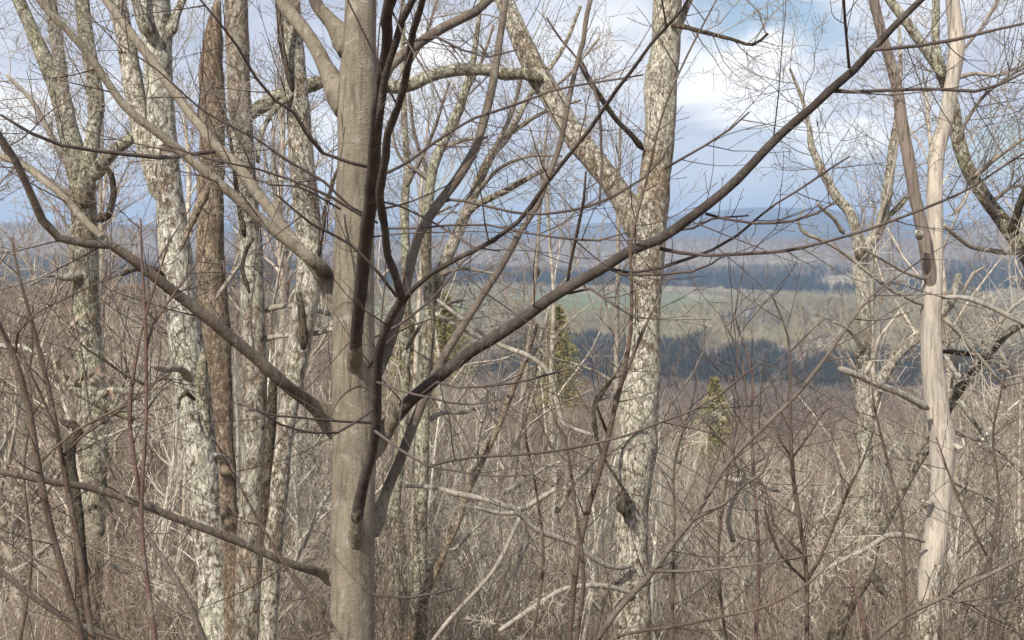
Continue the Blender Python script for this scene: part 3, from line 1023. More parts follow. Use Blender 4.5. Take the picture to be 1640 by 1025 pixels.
# ---- big flaky trunk right of the middle with its fork
LT = dict(up=0.10, wander=0.24, kids=(6, 5, 4), ratio=0.55, spread=(30, 65), rmin=0.0018, seg=5)
B = Tree('lichen_tree', 'stout flaky pale-barked tree right of the middle, forked in a Y', 'tree', seed=7)
Btr, _ = B.trunk([(1012, 1040, 62), (1012, 930, 60), (1011, 850, 53), (1012, 800, 56), (1020, 715, 66), (1021, 690, 62), (1026, 612, 62), (1030, 560, 54), (1033, 500, 50), (1037, 400, 56), (1040, 350, 60), (1048, 300, 51), (1057, 200, 49), (1058, 125, 52), (1066, 80, 46), (1069, 0, 46), (1072, -100, 42), (1076, -330, 34)],
                 9.0, 9.3, 'lichen', 44, 0.07, 9, 0.05)
Bfork, bo = B.branch([(1040, 395, 40), (1015, 345, 40), (993, 312, 37), (970, 280, 35), (948, 252, 36), (930, 230, 38), (912, 205, 34), (895, 175, 35), (880, 148, 36), (865, 125, 37), (848, 92, 34), (835, 65, 32), (820, 30, 30), (808, 0, 29), (780, -60, 24)],
                 9.1, 9.6, 'lichen', 30, 0.08, 10, twig='grey_twig', tw=(7, 0.9, 0.008, 2), t0=0.5, **LT)
B.branch([(868, 128, 18), (840, 118, 17), (810, 120, 18), (780, 112, 19), (730, 112, 19), (690, 121, 20), (660, 134, 22), (630, 139, 22), (590, 132, 20), (535, 126, 18), (500, 136, 22), (470, 146, 22), (440, 156, 22), (410, 176, 22), (385, 190, 20)],
         9.3, 9.0, 'lichen_green', 16, 0.10, 12, twig='grey_twig', tw=(16, 0.8, 0.006, 2), t0=0.05, **LT)
B.branch([(930, 100, 10), (945, 130, 9), (975, 175, 9), (990, 195, 8), (1010, 215, 9), (1030, 240, 10)][::-1], 9.1, 8.6, 'dark_wood', 8, 0.08, twig='grey_twig', tw=(5, 0.5, 0.004, 1), **LT)
B.branch([(1075, 40, 14), (1092, 42, 8), (1130, 52, 7), (1170, 62, 6), (1205, 72, 5), (1230, 55, 4)], 9.1, 8.8, 'dark_wood', 8, 0.08, twig='grey_twig', tw=(10, 0.7, 0.005, 2), **LT)
B.branch([(1080, 60, 14), (1110, -10, 10), (1160, -70, 8)], 9.2, 9.6, 'lichen', 8, 0.06, twig='grey_twig', tw=(3, 0.7, 0.005, 2), **LT)
B.branch([(1006, 826, 14), (998, 812, 22), (995, 798, 18), (1000, 786, 8)], 8.84, 8.82, 'dark_wood', 12, 0.2, 20, name='knot', flare=0)
B.branch([(1012, 805, 7), (990, 770, 5), (968, 735, 5), (955, 700, 6), (952, 672, 8), (953, 640, 5), (985, 600, 4)], 8.8, 8.5, 'dark_wood', 8, 0.1, name='dead_stub', twig='grey_twig', tw=(4, 0.3, 0.003, 1), **LT)
B.branch([(1013, 906, 9), (980, 907, 9), (950, 893, 9), (920, 871, 9), (885, 858, 9), (855, 847, 9), (832, 823, 8), (800, 822, 6), (760, 812, 5)], 8.85, 8.2, 'dead_branch', 9, 0.1, twig='pale_twig', tw=(12, 0.5, 0.004, 2), **LT)
B.branch([(1014, 950, 8), (965, 938, 8), (920, 940, 8), (895, 947, 8), (840, 982, 8), (800, 1010, 7)], 8.85, 8.3, 'dead_branch', 9, 0.1, twig='pale_twig', tw=(8, 0.5, 0.004, 2), **LT)
B.branch([(1000, 400, 8), (950, 690, 5)], 9, 9, 'lichen', 6, name='bark_strip', flare=0) if False else None

# ---- barkless dead tree at the right
D = Tree('dead_tree', 'barkless bleached dead tree at the right with one brown and one pale stem', 'tree', seed=11)
D.trunk([(1484, 1040, 38), (1487, 990, 36), (1487, 935, 33), (1498, 862, 37), (1507, 790, 34), (1510, 730, 40), (1510, 700, 40), (1502, 660, 38), (1494, 590, 34), (1490, 512, 33), (1492, 460, 32), (1496, 400, 28), (1497, 300, 25), (1501, 240, 25), (1513, 200, 25), (1522, 150, 23), (1531, 90, 24), (1530, 40, 23), (1525, 0, 21), (1515, -90, 18), (1512, -260, 13)],
        7.6, 7.7, 'dead', 32, 0.10, 9, 0.03)
D.branch([(1495, 505, 9, 7.64), (1494, 472, 19, 7.64), (1489, 440, 22, 7.61), (1480, 380, 20), (1466, 320, 19), (1456, 260, 18), (1446, 205, 18), (1436, 140, 17), (1422, 85, 16), (1405, 25, 15), (1398, -15, 16), (1385, -120, 12)],
         7.6, 7.45, 'dead_brown', 20, 0.10, 12, flare=0, twig='grey_twig', tw=(8, 0.5, 0.004, 2), **LT)
D.branch([(1487, 655, 12), (1450, 634, 11), (1430, 625, 11), (1400, 613, 10), (1375, 602, 10), (1352, 593, 11), (1345, 590, 8)], 7.5, 7.1, 'dead_branch', 10, 0.12, twig='pale_twig', tw=(5, 0.3, 0.003, 1), **LT)
D.branch([(1480, 868, 9), (1460, 859, 8), (1440, 857, 9), (1420, 858, 9), (1408, 865, 8), (1390, 878, 8), (1360, 893, 7), (1320, 913, 6), (1295, 935, 4)], 7.5, 7.2, 'dead_branch', 9, 0.12, twig='pale_twig', tw=(7, 0.4, 0.003, 2), **LT)
D.branch([(1478, 489, 8), (1450, 475, 7), (1420, 459, 7), (1370, 420, 6), (1330, 392, 6), (1285, 370, 5), (1278, 355, 4), (1282, 340, 3)], 7.6, 7.2, 'dead_branch', 8, 0.1, twig='pale_twig', tw=(9, 0.3, 0.003, 1), **LT)
D.branch([(1485, 448, 7), (1460, 440, 6), (1445, 434, 6), (1415, 416, 5), (1395, 405, 4), (1375, 395, 3)], 7.6, 7.2, 'dead_branch', 8, 0.1, twig='pale_twig', tw=(7, 0.25, 0.003, 1), **LT)
D.branch([(1500, 478, 8), (1520, 476, 7), (1550, 478, 8), (1590, 494, 8), (1632, 514, 8), (1680, 535, 6)], 7.65, 7.6, 'dead_branch', 9, 0.1, twig='pale_twig', tw=(8, 0.4, 0.003, 2), **LT)
D.branch([(1541, 474, 7), (1548, 455, 6), (1558, 438, 6), (1570, 430, 4), (1578, 427, 3)], 7.65, 7.6, 'dead_branch', 7, 0.1)
D.branch([(1505, 508, 8), (1530, 526, 8), (1548, 548, 7), (1575, 580, 6), (1610, 620, 5)], 7.65, 7.9, 'dead_branch', 8, 0.1, twig='pale_twig', tw=(6, 0.4, 0.003, 2), **LT)
D.branch([(1485, 1040, 40), (1487, 985, 37.5), (1489, 940, 34), (1494, 905, 33), (1496, 885, 26)], 7.6, 7.61, 'lichen', 28, 0.16, 12, name='bark_sleeve', flare=0)
D.branch([(1476, 374, 10), (1472, 378, 14), (1469, 372, 8)], 7.42, 7.34, 'lichen_light', 10, 0.3, 30, name='bracket_fungus', flare=0)
D.branch([(1528, 712, 10), (1536, 718, 9), (1541, 716, 6)], 7.58, 7.55, 'dead', 8, 0.2, name='branch_stub', flare=0)
D.branch([(1490, 805, 12), (1482, 808, 10), (1478, 803, 7)], 7.56, 7.5, 'dead', 8, 0.2, name='branch_stub', flare=0)

# ---- lichen tree leaning in from the right edge, behind the dead tree
E2 = Tree('lichen_tree', 'green-lichened tree leaning in from the right edge behind the bleached dead tree', 'tree', seed=13)
E2.trunk([(1745, 640, 34), (1690, 490, 32), (1640, 400, 27), (1612, 362, 24), (1580, 320, 22), (1555, 280, 22), (1537, 235, 22), (1526, 170, 20), (1508, 115, 20), (1490, 90, 17), (1455, 40, 15), (1425, 0, 14), (1390, -50, 11)],
         9.3, 9.0, 'lichen_green', 26, 0.08, 11, 0.05)
E2.branch([(1510, 125, 16), (1500, 90, 14), (1498, 60, 13), (1499, 0, 12), (1498, -50, 10)], 9.0, 9.2, 'lichen_green', 16, 0.08, twig='grey_twig', tw=(4, 0.6, 0.005, 2), **LT)
E2.branch([(1622, 380, 18), (1628, 345, 13), (1640, 310, 12), (1660, 270, 10)], 9.0, 8.6, 'dark_wood', 12, 0.08, twig='grey_twig', tw=(6, 0.8, 0.005, 2), **LT)
E2.branch([(1640, 403, 12), (1610, 404, 9), (1590, 402, 8), (1570, 398, 8), (1555, 395, 8), (1530, 377, 7), (1512, 360, 7)], 9.2, 8.7, 'dead_branch', 9, 0.12, twig='pale_twig', tw=(10, 0.35, 0.003, 1), **LT)
for pts in ([(1556, 285, 9), (1600, 250, 6), (1650, 215, 5)], [(1537, 235, 9), (1545, 200, 6), (1580, 150, 5), (1640, 110, 4)], [(1528, 180, 8), (1520, 110, 6), (1560, 60, 5), (1600, 0, 4)],
            [(1585, 328, 8), (1620, 300, 5), (1660, 300, 4)], [(1600, 345, 8), (1560, 300, 5), (1540, 330, 4), (1525, 345, 3)], [(1515, 130, 9), (1560, 118, 6), (1600, 120, 5), (1645, 100, 4)]):
    E2.branch(pts, 9.1, 8.9, 'grey_twig', 7, 0.06, twig='grey_twig', tw=(9, 0.9, 0.005, 2), t0=0.1, **LT)

# ---- dark leaning trunk low at the right
L1 = Tree('leaning_tree', 'dark crooked trunk leaning up to the right behind the foot of the bleached dead tree', 'tree', seed=17)
L1.trunk([(1330, 1040, 26), (1345, 1000, 24), (1362, 962, 22), (1390, 922, 17), (1402, 870, 15), (1425, 822, 15), (1448, 778, 15), (1472, 735, 16), (1492, 705, 15), (1522, 648, 15), (1550, 602, 15), (1580, 572, 13), (1610, 537, 12), (1640, 518, 11), (1690, 490, 9)],
         8.3, 8.6, 'dark_bark2', 18, 0.10, 14)
L1.branch([(1578, 575, 10), (1560, 568, 9), (1535, 565, 8), (1508, 562, 7), (1490, 566, 6)], 8.5, 8.3, 'dark_wood', 8, 0.1, twig='pale_twig', tw=(8, 0.5, 0.004, 2), **LT)
L1.branch([(1580, 572, 10), (1590, 545, 8), (1600, 520, 7), (1620, 495, 6), (1650, 470, 5)], 8.5, 8.3, 'dead_branch', 8, 0.1, twig='pale_twig', tw=(10, 0.6, 0.004, 2), **LT)
L1.branch([(1398, 918, 14), (1412, 945, 12), (1420, 955, 5)], 8.2, 8.0, 'dark_wood', 8, 0.15, name='branch_stub')

# ---- forked lichen tree standing farther back at the right
E = Tree('forked_tree', 'slender lichen-spotted V-forked tree between the stout flaky trunk and the dead tree', 'tree', seed=19)
E.trunk([(1380, 1040, 24), (1384, 900, 22), (1387, 762, 23), (1385, 702, 24), (1381, 612, 23), (1385, 537, 22), (1382, 470, 22), (1378, 425, 24), (1386, 395, 22), (1402, 378, 18), (1416, 338, 16), (1425, 280, 15), (1431, 225, 13), (1436, 190, 9), (1442, 110, 7), (1440, 40, 5)],
        13, 13.2, 'lichen', 22, 0.08, 9, 0.06)
E.branch([(1380, 415, 18), (1372, 372, 16), (1360, 340, 16), (1338, 312, 15), (1315, 270, 13), (1300, 235, 11), (1296, 205, 8), (1285, 160, 6), (1265, 110, 4)], 13, 12.9, 'lichen', 18, 0.10, 11, twig='grey_twig', tw=(16, 1.0, 0.006, 2), t0=0.3, **LT)
E.branch([(1408, 368, 10), (1425, 345, 9), (1445, 325, 8), (1470, 295, 6)], 13.1, 13.4, 'lichen_green', 12, 0.08, twig='grey_twig', tw=(6, 0.9, 0.006, 2), **LT)
E.branch([(1352, 375, 7), (1335, 350, 7), (1313, 330, 6), (1308, 326, 4)], 12.9, 12.6, 'dead_branch', 8, 0.08)
E.branch([(1400, 380, 8), (1424, 300, 5), (1440, 215, 4), (1445, 150, 3)], 13.1, 12.8, 'grey_twig', 7, 0.05, twig='grey_twig', tw=(14, 1.1, 0.006, 2), **LT)
for pts in ([(1385, 600, 8), (1398, 575, 6), (1410, 540, 5), (1440, 500, 4)], [(1384, 560, 8), (1360, 530, 5), (1335, 515, 4)], [(1388, 650, 8), (1410, 615, 6), (1440, 560, 5), (1470, 530, 4)]):
    E.branch(pts, 13, 12.6, 'pale_twig', 7, 0.06, twig='pale_twig', tw=(8, 0.7, 0.005, 2), **LT)
E3 = Tree('slanting_tree', 'pale stem slanting up from the V-forked tree to behind the bleached dead tree', 'tree', seed=23)
E3.trunk([(1383, 760, 18), (1390, 680, 17), (1412, 610, 18), (1436, 570, 17), (1460, 548, 16), (1482, 530, 14), (1520, 490, 13), (1530, 462, 12), (1536, 440, 10)], 11.5, 11.5, 'lichen', 14, 0.08)

# ---- the stand of trunks at the left
F1 = Tree('lichen_tree', 'thickest white-lichened trunk of the left stand, a green lichen streak low on its side', 'tree', seed=29)
F1.ds = 1.05
F1.trunk([(352, 1040, 58), (346, 960, 55), (338, 880, 52), (330, 800, 52), (318, 690, 52), (305, 600, 55), (294, 512, 54), (282, 420, 52), (275, 350, 47), (270, 300, 44), (262, 230, 43), (256, 160, 44), (252, 90, 46), (249, 0, 49), (246, -80, 44), (240, -330, 34)],
         8.0, 8.2, 'lichen_light', 44, 0.07, 9, 0.05)
F1.branch([(268, 330, 30), (245, 268, 32), (228, 210, 32), (216, 150, 32), (206, 90, 30), (196, 40, 28), (185, -10, 26), (165, -90, 20)], 8.1, 8.3, 'lichen', 26, 0.08, 10, twig='grey_twig', tw=(8, 1.0, 0.006, 2), t0=0.3, **LT)
F1.branch([(240, 60, 22), (226, 28, 16), (217, 0, 13), (205, -50, 10)], 8.0, 7.9, 'lichen', 14, 0.08, twig='grey_twig', tw=(4, 0.8, 0.005, 2), **LT)
F1.branch([(270, 60, 18), (282, 25, 14), (294, -5, 12), (320, -70, 9)], 8.0, 8.2, 'lichen', 14, 0.08, twig='grey_twig', tw=(4, 0.8, 0.005, 2), **LT)
F1.branch([(306, 610, 14), (288, 590, 11), (262, 592, 11), (245, 585, 8)], 7.9, 7.5, 'dead_branch', 10, 0.14, twig='pale_twig', tw=(5, 0.4, 0.003, 1), **LT)
F1.branch([(312, 640, 12), (298, 628, 9), (288, 638, 7), (284, 655, 4)], 7.9, 7.75, 'dark_bark2', 9, 0.15, name='branch_stub')
F1.branch([(330, 560, 12), (322, 600, 20), (326, 650, 18), (334, 700, 8)], 7.84, 7.83, 'lichen_green', 10, 0.25, 16, name='moss_patch', flare=0)
F1.branch([(262, 440, 12), (240, 430, 11), (215, 430, 10), (195, 440, 7)], 8.0, 7.7, 'dark_wood', 9, 0.15, twig='grey_twig', tw=(6, 0.5, 0.004, 2), **LT)

F2 = Tree('brown_tree', 'rough brown dead trunk with a pointed broken top between two pale trunks at the left', 'tree', seed=31)
F2.ds = 0.93
F2.trunk([(374, 1040, 30), (372, 900, 30), (366, 800, 28), (360, 700, 30), (354, 600, 36), (345, 512, 44), (337, 440, 46), (337, 350, 42), (339, 250, 41), (340, 170, 40), (339, 120, 38), (341, 80, 34), (343, 48, 26), (346, 22, 18), (349, 2, 11)],
         8.6, 8.7, 'brown_bark', 36, 0.15, 11, 0.05)
F2.branch([(333, 300, 16), (318, 330, 14), (300, 372, 10), (288, 400, 8)], 8.4, 8.2, 'brown_bark', 8, 0.12, name='bark_flap')
F2.branch([(368, 735, 8), (352, 732, 9), (345, 728, 6)], 8.5, 8.2, 'dead_branch', 8, 0.1, name='branch_stub')
F2.branch([(345, 480, 8), (380, 430, 6), (400, 400, 5), (420, 360, 4)], 8.4, 8.3, 'dead_branch', 7, 0.1, twig='grey_twig', tw=(5, 0.4, 0.003, 1), **LT)

F3 = Tree('lichen_tree', 'straight grey lichened trunk just right of the brown broken trunk', 'tree', seed=37)
F3.ds = 0.837
F3.trunk([(398, 1040, 44), (400, 900, 43), (404, 800, 40), (408, 650, 40), (405, 512, 38), (402, 400, 37), (394, 300, 35), (386, 200, 37), (381, 100, 37), (378, 0, 37), (374, -100, 34), (368, -300, 27)],
         9.2, 9.3, 'lichen_grey', 36, 0.07, 9, 0.05)
F3.branch([(392, 380, 9), (378, 300, 7), (372, 240, 6), (360, 190, 5)], 9.0, 8.8, 'dark_wood', 7, 0.08, twig='grey_twig', tw=(6, 0.6, 0.004, 2), **LT)
F3.branch([(400, 470, 8), (388, 430, 7), (396, 395, 7), (402, 380, 5)], 8.85, 8.83, 'dark_wood', 7, 0.08, name='vine')
F3.branch([(420, 500, 12), (440, 492, 9), (470, 490, 9), (510, 500, 9), (540, 505, 8)], 9.3, 9.1, 'dead_branch', 8, 0.14, twig='pale_twig', tw=(5, 0.4, 0.003, 1), **LT)
F3.branch([(415, 545, 10), (450, 538, 8), (490, 536, 9), (520, 530, 8), (560, 520, 6)], 9.3, 8.9, 'dead_branch', 8, 0.14, twig='pale_twig', tw=(5, 0.4, 0.003, 1), **LT)

F4 = Tree('lichen_tree', 'lichened trunk bowed to the right just left of the smooth tan tree', 'tree', seed=41)
F4.ds = 0.893
F4.trunk([(428, 1040, 30), (436, 900, 29), (446, 800, 29), (456, 700, 28), (470, 610, 32), (483, 530, 40), (493, 460, 40), (496, 410, 42), (490, 330, 42), (485, 280, 40), (479, 200, 38), (474, 130, 35), (468, 60, 34), (463, 0, 33), (455, -100, 30), (440, -300, 24)],
         8.4, 8.5, 'lichen', 34, 0.08, 9, 0.05)
F4.branch([(470, 150, 8), (458, 105, 9), (450, 65, 9), (446, 20, 8), (440, -30, 6)], 8.4, 8.2, 'dark_wood', 12, 0.1, twig='grey_twig', tw=(5, 0.7, 0.005, 2), **LT)
F4.branch([(505, 420, 10), (515, 380, 7), (522, 330, 6), (540, 270, 5)], 8.4, 8.4, 'dark_wood', 7, 0.1, twig='grey_twig', tw=(8, 0.6, 0.004, 2), **LT)
F4.branch([(486, 560, 14), (484, 500, 12), (478, 470, 10)], 8.2, 8.2, 'dark_wood', 8, 0.1, name='branch_stub')
F4.branch([(425, 1040, 20), (428, 800, 20), (432, 700, 18), (437, 620, 14), (440, 590, 8)], 8.5, 8.5, 'dark_wood', 14, 0.12, name='dark_stem', flare=1)
F4.branch([(470, 150, 12), (440, 175, 9), (420, 210, 8), (412, 260, 6)], 8.4, 8.2, 'lichen_green', 9, 0.1, twig='grey_twig', tw=(8, 0.8, 0.005, 2), **LT)

F5 = Tree('lichen_tree', 'leftmost lichened tree, its three stems spreading upward from one bole', 'tree', seed=43)
F5.trunk([(140, 1040, 38), (146, 900, 38), (152, 780, 38), (152, 650, 40), (140, 520, 40), (134, 430, 42), (134, 350, 40), (128, 285, 38), (115, 230, 34), (98, 165, 28), (80, 115, 26), (52, 50, 21), (30, 0, 20), (0, -70, 16)],
         11, 11.2, 'lichen_green', 34, 0.08, 8, 0.06)
F5.branch([(134, 330, 26), (142, 262, 24), (150, 210, 23), (156, 165, 22), (150, 125, 22), (138, 60, 23), (132, 0, 21), (126, -80, 18)], 11, 11.1, 'lichen_green', 22, 0.08, 10, twig='grey_twig', tw=(8, 1.2, 0.007, 3), t0=0.2, **LT)
F5.branch([(112, 215, 22), (102, 150, 20), (92, 75, 20), (80, 0, 19), (70, -90, 16)], 11.1, 11.3, 'lichen', 20, 0.08, 10, twig='grey_twig', tw=(8, 1.2, 0.007, 3), t0=0.2, **LT)
F5.branch([(145, 290, 22), (162, 265, 20), (185, 240, 20), (205, 225, 18), (235, 200, 13), (260, 150, 9), (275, 90, 6)], 11, 10.8, 'lichen_green', 16, 0.10, 10, twig='grey_twig', tw=(12, 1.0, 0.006, 2), t0=0.2, **LT)
F5.branch([(150, 350, 16), (172, 345, 11), (182, 310, 10), (178, 280, 9), (172, 268, 6)], 10.9, 10.7, 'dark_wood', 10, 0.12, twig='grey_twig', tw=(5, 0.6, 0.004, 2), **LT)
F5.branch([(124, 280, 14), (90, 230, 9), (50, 160, 7), (10, 120, 5)], 11.1, 10.8, 'grey_twig', 8, 0.08, twig='grey_twig', tw=(16, 1.1, 0.006, 3), **LT)
F5.branch([(130, 320, 12), (80, 290, 8), (40, 262, 6), (-10, 250, 5)], 11.1, 10.8, 'grey_twig', 8, 0.08, twig='grey_twig', tw=(14, 1.1, 0.006, 3), **LT)
F5.branch([(132, 440, 14), (100, 445, 10), (80, 440, 8), (50, 455, 6)], 11, 10.7, 'dead_branch', 8, 0.12, twig='pale_twig', tw=(6, 0.6, 0.004, 2), **LT)
F5.branch([(150, 640, 14), (180, 625, 12), (215, 628, 9), (250, 620, 7)], 10.9, 10.5, 'lichen_green', 8, 0.12, twig='pale_twig', tw=(6, 0.5, 0.004, 2), **LT)

# stubby dark leaning snag at the left, with curled dead leaves beside it
SN = Tree('snag', 'short dark crooked snag hooked over among the brush at the left', 'dead tree', seed=47)
SN.trunk([(130, 900, 20), (122, 800, 18), (112, 740, 18), (116, 706, 17), (126, 692, 16), (118, 680, 15), (100, 676, 10)], 9.5, 9.4, 'dark_wood', 12, 0.12, 14)
SN2 = Tree('fallen_limb', 'broken grey limb slung low across the brush at the left, dark underneath', 'fallen branch', seed=48)
SN2.trunk([(215, 672, 10), (180, 656, 16), (150, 640, 18), (118, 622, 15), (100, 610, 9)], 9.2, 9.0, 'lichen_green', 12, 0.14, 12, ground=False)

# ---- slender trees behind the smooth tree, in the middle
G1 = Tree('slim_tree', 'thin upright lichened stem just right of the smooth tan tree, seen through its dark limbs', 'tree', seed=53)
G1.trunk([(646, 1040, 22), (640, 880, 20), (634, 800, 17), (645, 700, 15), (650, 600, 14), (650, 500, 15), (650, 410, 14), (648, 330, 14), (652, 270, 12), (648, 200, 10), (645, 100, 8), (645, 0, 7), (640, -80, 5)], 12, 12.1, 'lichen_green', 18, 0.08, 10)
G2 = Tree('slim_tree', 'pale lichened stem leaning up to the right, nearest right of the smooth tan tree', 'tree', seed=59)
G2.trunk([(672, 1040, 26), (672, 900, 24), (676, 720, 22), (680, 600, 20), (688, 500, 18), (682, 400, 17), (688, 300, 17), (702, 245, 16), (728, 192, 16), (742, 155, 14), (752, 122, 12), (762, 70, 9), (770, 0, 7)], 10.5, 10.7, 'lichen_green', 20, 0.08, 10)
G3 = Tree('slim_tree', 'pale lichened tree leaning right in the middle with a side branch sweeping right', 'tree', seed=61)
G3.trunk([(664, 1040, 24), (668, 850, 22), (672, 720, 20), (682, 600, 20), (690, 500, 20), (705, 440, 20), (730, 380, 19), (755, 320, 17), (785, 252, 14), (815, 215, 12), (850, 150, 9), (900, 80, 7), (930, 10, 5)], 11.5, 11.8, 'lichen', 20, 0.08, 10)
G3.branch([(738, 352, 13), (760, 330, 11), (785, 318, 10), (820, 300, 9), (860, 278, 7), (895, 262, 5)], 11.6, 11.4, 'lichen', 10, 0.08, twig='grey_twig', tw=(10, 0.8, 0.005, 2), **LT)
for g, lst in ((G1, ([(650, 300, 8), (690, 220, 6), (720, 130, 4)], [(646, 120, 6), (680, 60, 5), (700, 0, 4)], [(650, 420, 7), (680, 360, 5), (720, 330, 4)], [(650, 560, 7), (690, 500, 5), (740, 480, 4)])),
               (G2, ([(690, 290, 9), (665, 220, 6), (655, 150, 5)], [(740, 160, 8), (770, 100, 6), (790, 40, 5)], [(705, 240, 8), (740, 225, 6), (780, 220, 4)], [(690, 290, 8), (640, 250, 5), (625, 190, 4)])),
               (G3, ([(785, 252, 9), (820, 180, 7), (840, 100, 5)], [(756, 318, 9), (800, 270, 6), (850, 250, 5), (900, 250, 4)], [(815, 215, 8), (870, 180, 6), (930, 160, 4)], [(705, 440, 9), (740, 430, 6), (800, 440, 4)], [(850, 150, 7), (900, 130, 5), (960, 60, 4)], [(690, 500, 8), (730, 520, 6), (790, 560, 5)]))):
    for pts in lst:
        g.branch(pts, 11.3, 11.0, 'grey_twig', 7, 0.06, twig='grey_twig', tw=(9, 0.8, 0.005, 2), t0=0.1, **LT)
G4 = Tree('leaning_tree', 'dark slim trunk leaning right below the middle, topped by a rough dark burl', 'tree', seed=67)
G4.trunk([(640, 1075, 15), (672, 985, 13), (690, 930, 14), (710, 888, 11), (735, 832, 10), (748, 790, 11), (756, 765, 17), (768, 748, 10), (795, 690, 10), (815, 640, 10), (832, 600, 9), (846, 565, 8), (860, 520, 6)], 10, 10.4, 'brown_bark', 16, 0.12, 16)
G4.branch([(838, 580, 8), (858, 560, 7), (872, 520, 5), (880, 490, 4)], 10.3, 10.2, 'dead_branch', 7, 0.1, twig='pale_twig', tw=(5, 0.4, 0.003, 1), **LT)
G5 = Tree('fallen_branch', 'pale dead branch lying across the brush to the right of the smooth tree', 'fallen branch', seed=71)
G5.trunk([(650, 778, 6), (690, 780, 7), (730, 790, 9), (790, 803, 9), (830, 816, 9), (862, 800, 9), (890, 783, 8)], 8.6, 8.4, 'dead_branch', 10, 0.12, 16, ground=False)
G6 = Tree('fallen_branch', 'long thin pale limb slanting down from the brush below the middle', 'fallen branch', seed=73)
G6.trunk([(832, 830, 7), (820, 857, 7), (795, 907, 7), (762, 947, 7), (720, 992, 7), (690, 1030, 6)], 8.2, 8.0, 'dead_branch', 9, 0.12, 16, ground=False)
G7 = Tree('fallen_branch', 'bleached limb slanting down beside the yellow-green pine left of the stout trunk', 'fallen branch', seed=74)
G7.trunk([(700, 480, 5), (760, 525, 7), (800, 552, 8), (850, 572, 8), (880, 600, 8), (893, 650, 8), (905, 680, 7), (960, 700, 6)], 9.6, 9.3, 'dead_branch', 9, 0.12, 16, ground=False)

# ---- saplings and shrub stems close to the camera
def stem(label, pts, d0, d1, m, seed, kids=(), tw=(14, 0.22, 0.0018, 1), name='sapling', twig='smooth_twig'):
    s = Tree(name, label, 'sapling', seed=seed)
    s.ws = 0.85
    rows, ob = s.trunk(pts, d0, d1, m, 10, 0.03, 20, 0.04, name='stem')
    w = twigs_on(rows[rows[:, 2] > CAM[2] - 1.2], s.rng, *tw, t0=0.05, **TW)
    link('twigs', w.mesh('twigs', s.o), M[twig], s.root, kind='stuff')
    for kpts, a, b_ in kids:
        s.branch(kpts, a, b_, m, 7, 0.03, tw=(max(4, len(kpts) * 2), 0.18, 0.0015, 1), flare=0, twig=twig, **TW)
    return s

stem('dark sapling stem leaning in at the lower left edge', [(135, 1040, 14), (105, 930, 13), (80, 840, 13), (60, 740, 13), (45, 650, 12), (22, 570, 11), (-2, 520, 10), (-30, 450, 8)], 2.7, 2.6, 'shrub', 101,
     [([(22, 575, 6), (30, 530, 5), (60, 500, 4), (120, 470, 3), (190, 440, 3)], 2.65, 2.7), ([(60, 745, 5), (120, 690, 4), (200, 650, 4), (260, 605, 3)], 2.65, 2.6)])
stem('second dark sapling stem at the lower left, right of the edge one', [(150, 1040, 13), (130, 902, 12), (110, 792, 12), (95, 712, 10), (78, 622, 9), (50, 512, 7), (30, 440, 5), (18, 380, 4)], 2.9, 2.9, 'shrub', 103,
     [([(104, 750, 6), (86, 680, 5), (60, 620, 4), (30, 560, 3)], 2.9, 2.8), ([(102, 730, 6), (130, 700, 5), (190, 660, 4), (245, 615, 4), (270, 600, 3)], 2.9, 2.8), ([(90, 690, 5), (60, 560, 4), (52, 540, 3)], 2.9, 2.95)])
stem('reddish upright whip rising from the lower left in front of the brush', [(250, 1040, 11), (240, 962, 10), (230, 887, 9), (226, 812, 8), (234, 680, 6), (234, 580, 7), (232, 500, 6), (228, 430, 5), (225, 350, 3)], 2.5, 2.5, 'shrub_red', 107,
     [([(226, 800, 8), (212, 720, 8), (208, 640, 7), (222, 552, 5), (250, 450, 4), (270, 390, 3)], 2.5, 2.5), ([(234, 560, 6), (245, 520, 5), (280, 470, 4), (330, 400, 3)], 2.5, 2.6)], (10, 0.16, 0.0015, 1), twig='smooth_twig')
stem('grey sapling curving up in front of the stout flaky trunk', [(910, 1040, 12), (922, 912, 12), (940, 822, 11), (965, 737, 11), (985, 652, 10), (1000, 590, 9), (1010, 530, 8), (1012, 450, 6), (1010, 390, 6), (1035, 290, 5), (1062, 180, 4), (1100, 90, 4), (1150, -5, 3)], 3.0, 2.9, 'shrub', 109,
     [([(985, 640, 8), (1005, 590, 7), (1025, 540, 6), (1060, 470, 3)], 3.0, 3.0), ([(975, 700, 7), (955, 650, 6), (985, 600, 4), (1000, 580, 3)], 3.0, 2.9)], (18, 0.22, 0.0018, 1))
stem('thin crooked dark whip left of the curving grey sapling', [(922, 1040, 8), (935, 930, 8), (927, 852, 7), (915, 762, 6), (905, 700, 6), (890, 677, 4), (880, 640, 3)], 2.9, 2.85, 'shrub', 113, [], (8, 0.15, 0.0014, 1))
stem('long grey sapling slanting up to the right across the lower right brush', [(940, 1050, 14), (985, 982, 12), (1040, 922, 12), (1080, 867, 11), (1110, 832, 10), (1140, 782, 9), (1170, 737, 8), (1230, 677, 7), (1280, 627, 8), (1330, 562, 7), (1365, 512, 6), (1400, 470, 4), (1470, 420, 3)], 2.9, 3.1, 'shrub_grey', 127,
     [([(1110, 832, 8), (1160, 807, 7), (1190, 777, 6), (1222, 757, 5), (1240, 700, 4)], 2.95, 2.9), ([(1040, 915, 6), (1100, 915, 5), (1200, 905, 4), (1300, 890, 3)], 2.9, 2.8), ([(1170, 737, 7), (1195, 640, 5), (1190, 580, 4), (1150, 500, 3)], 3.0, 3.0)], (22, 0.24, 0.0018, 1))
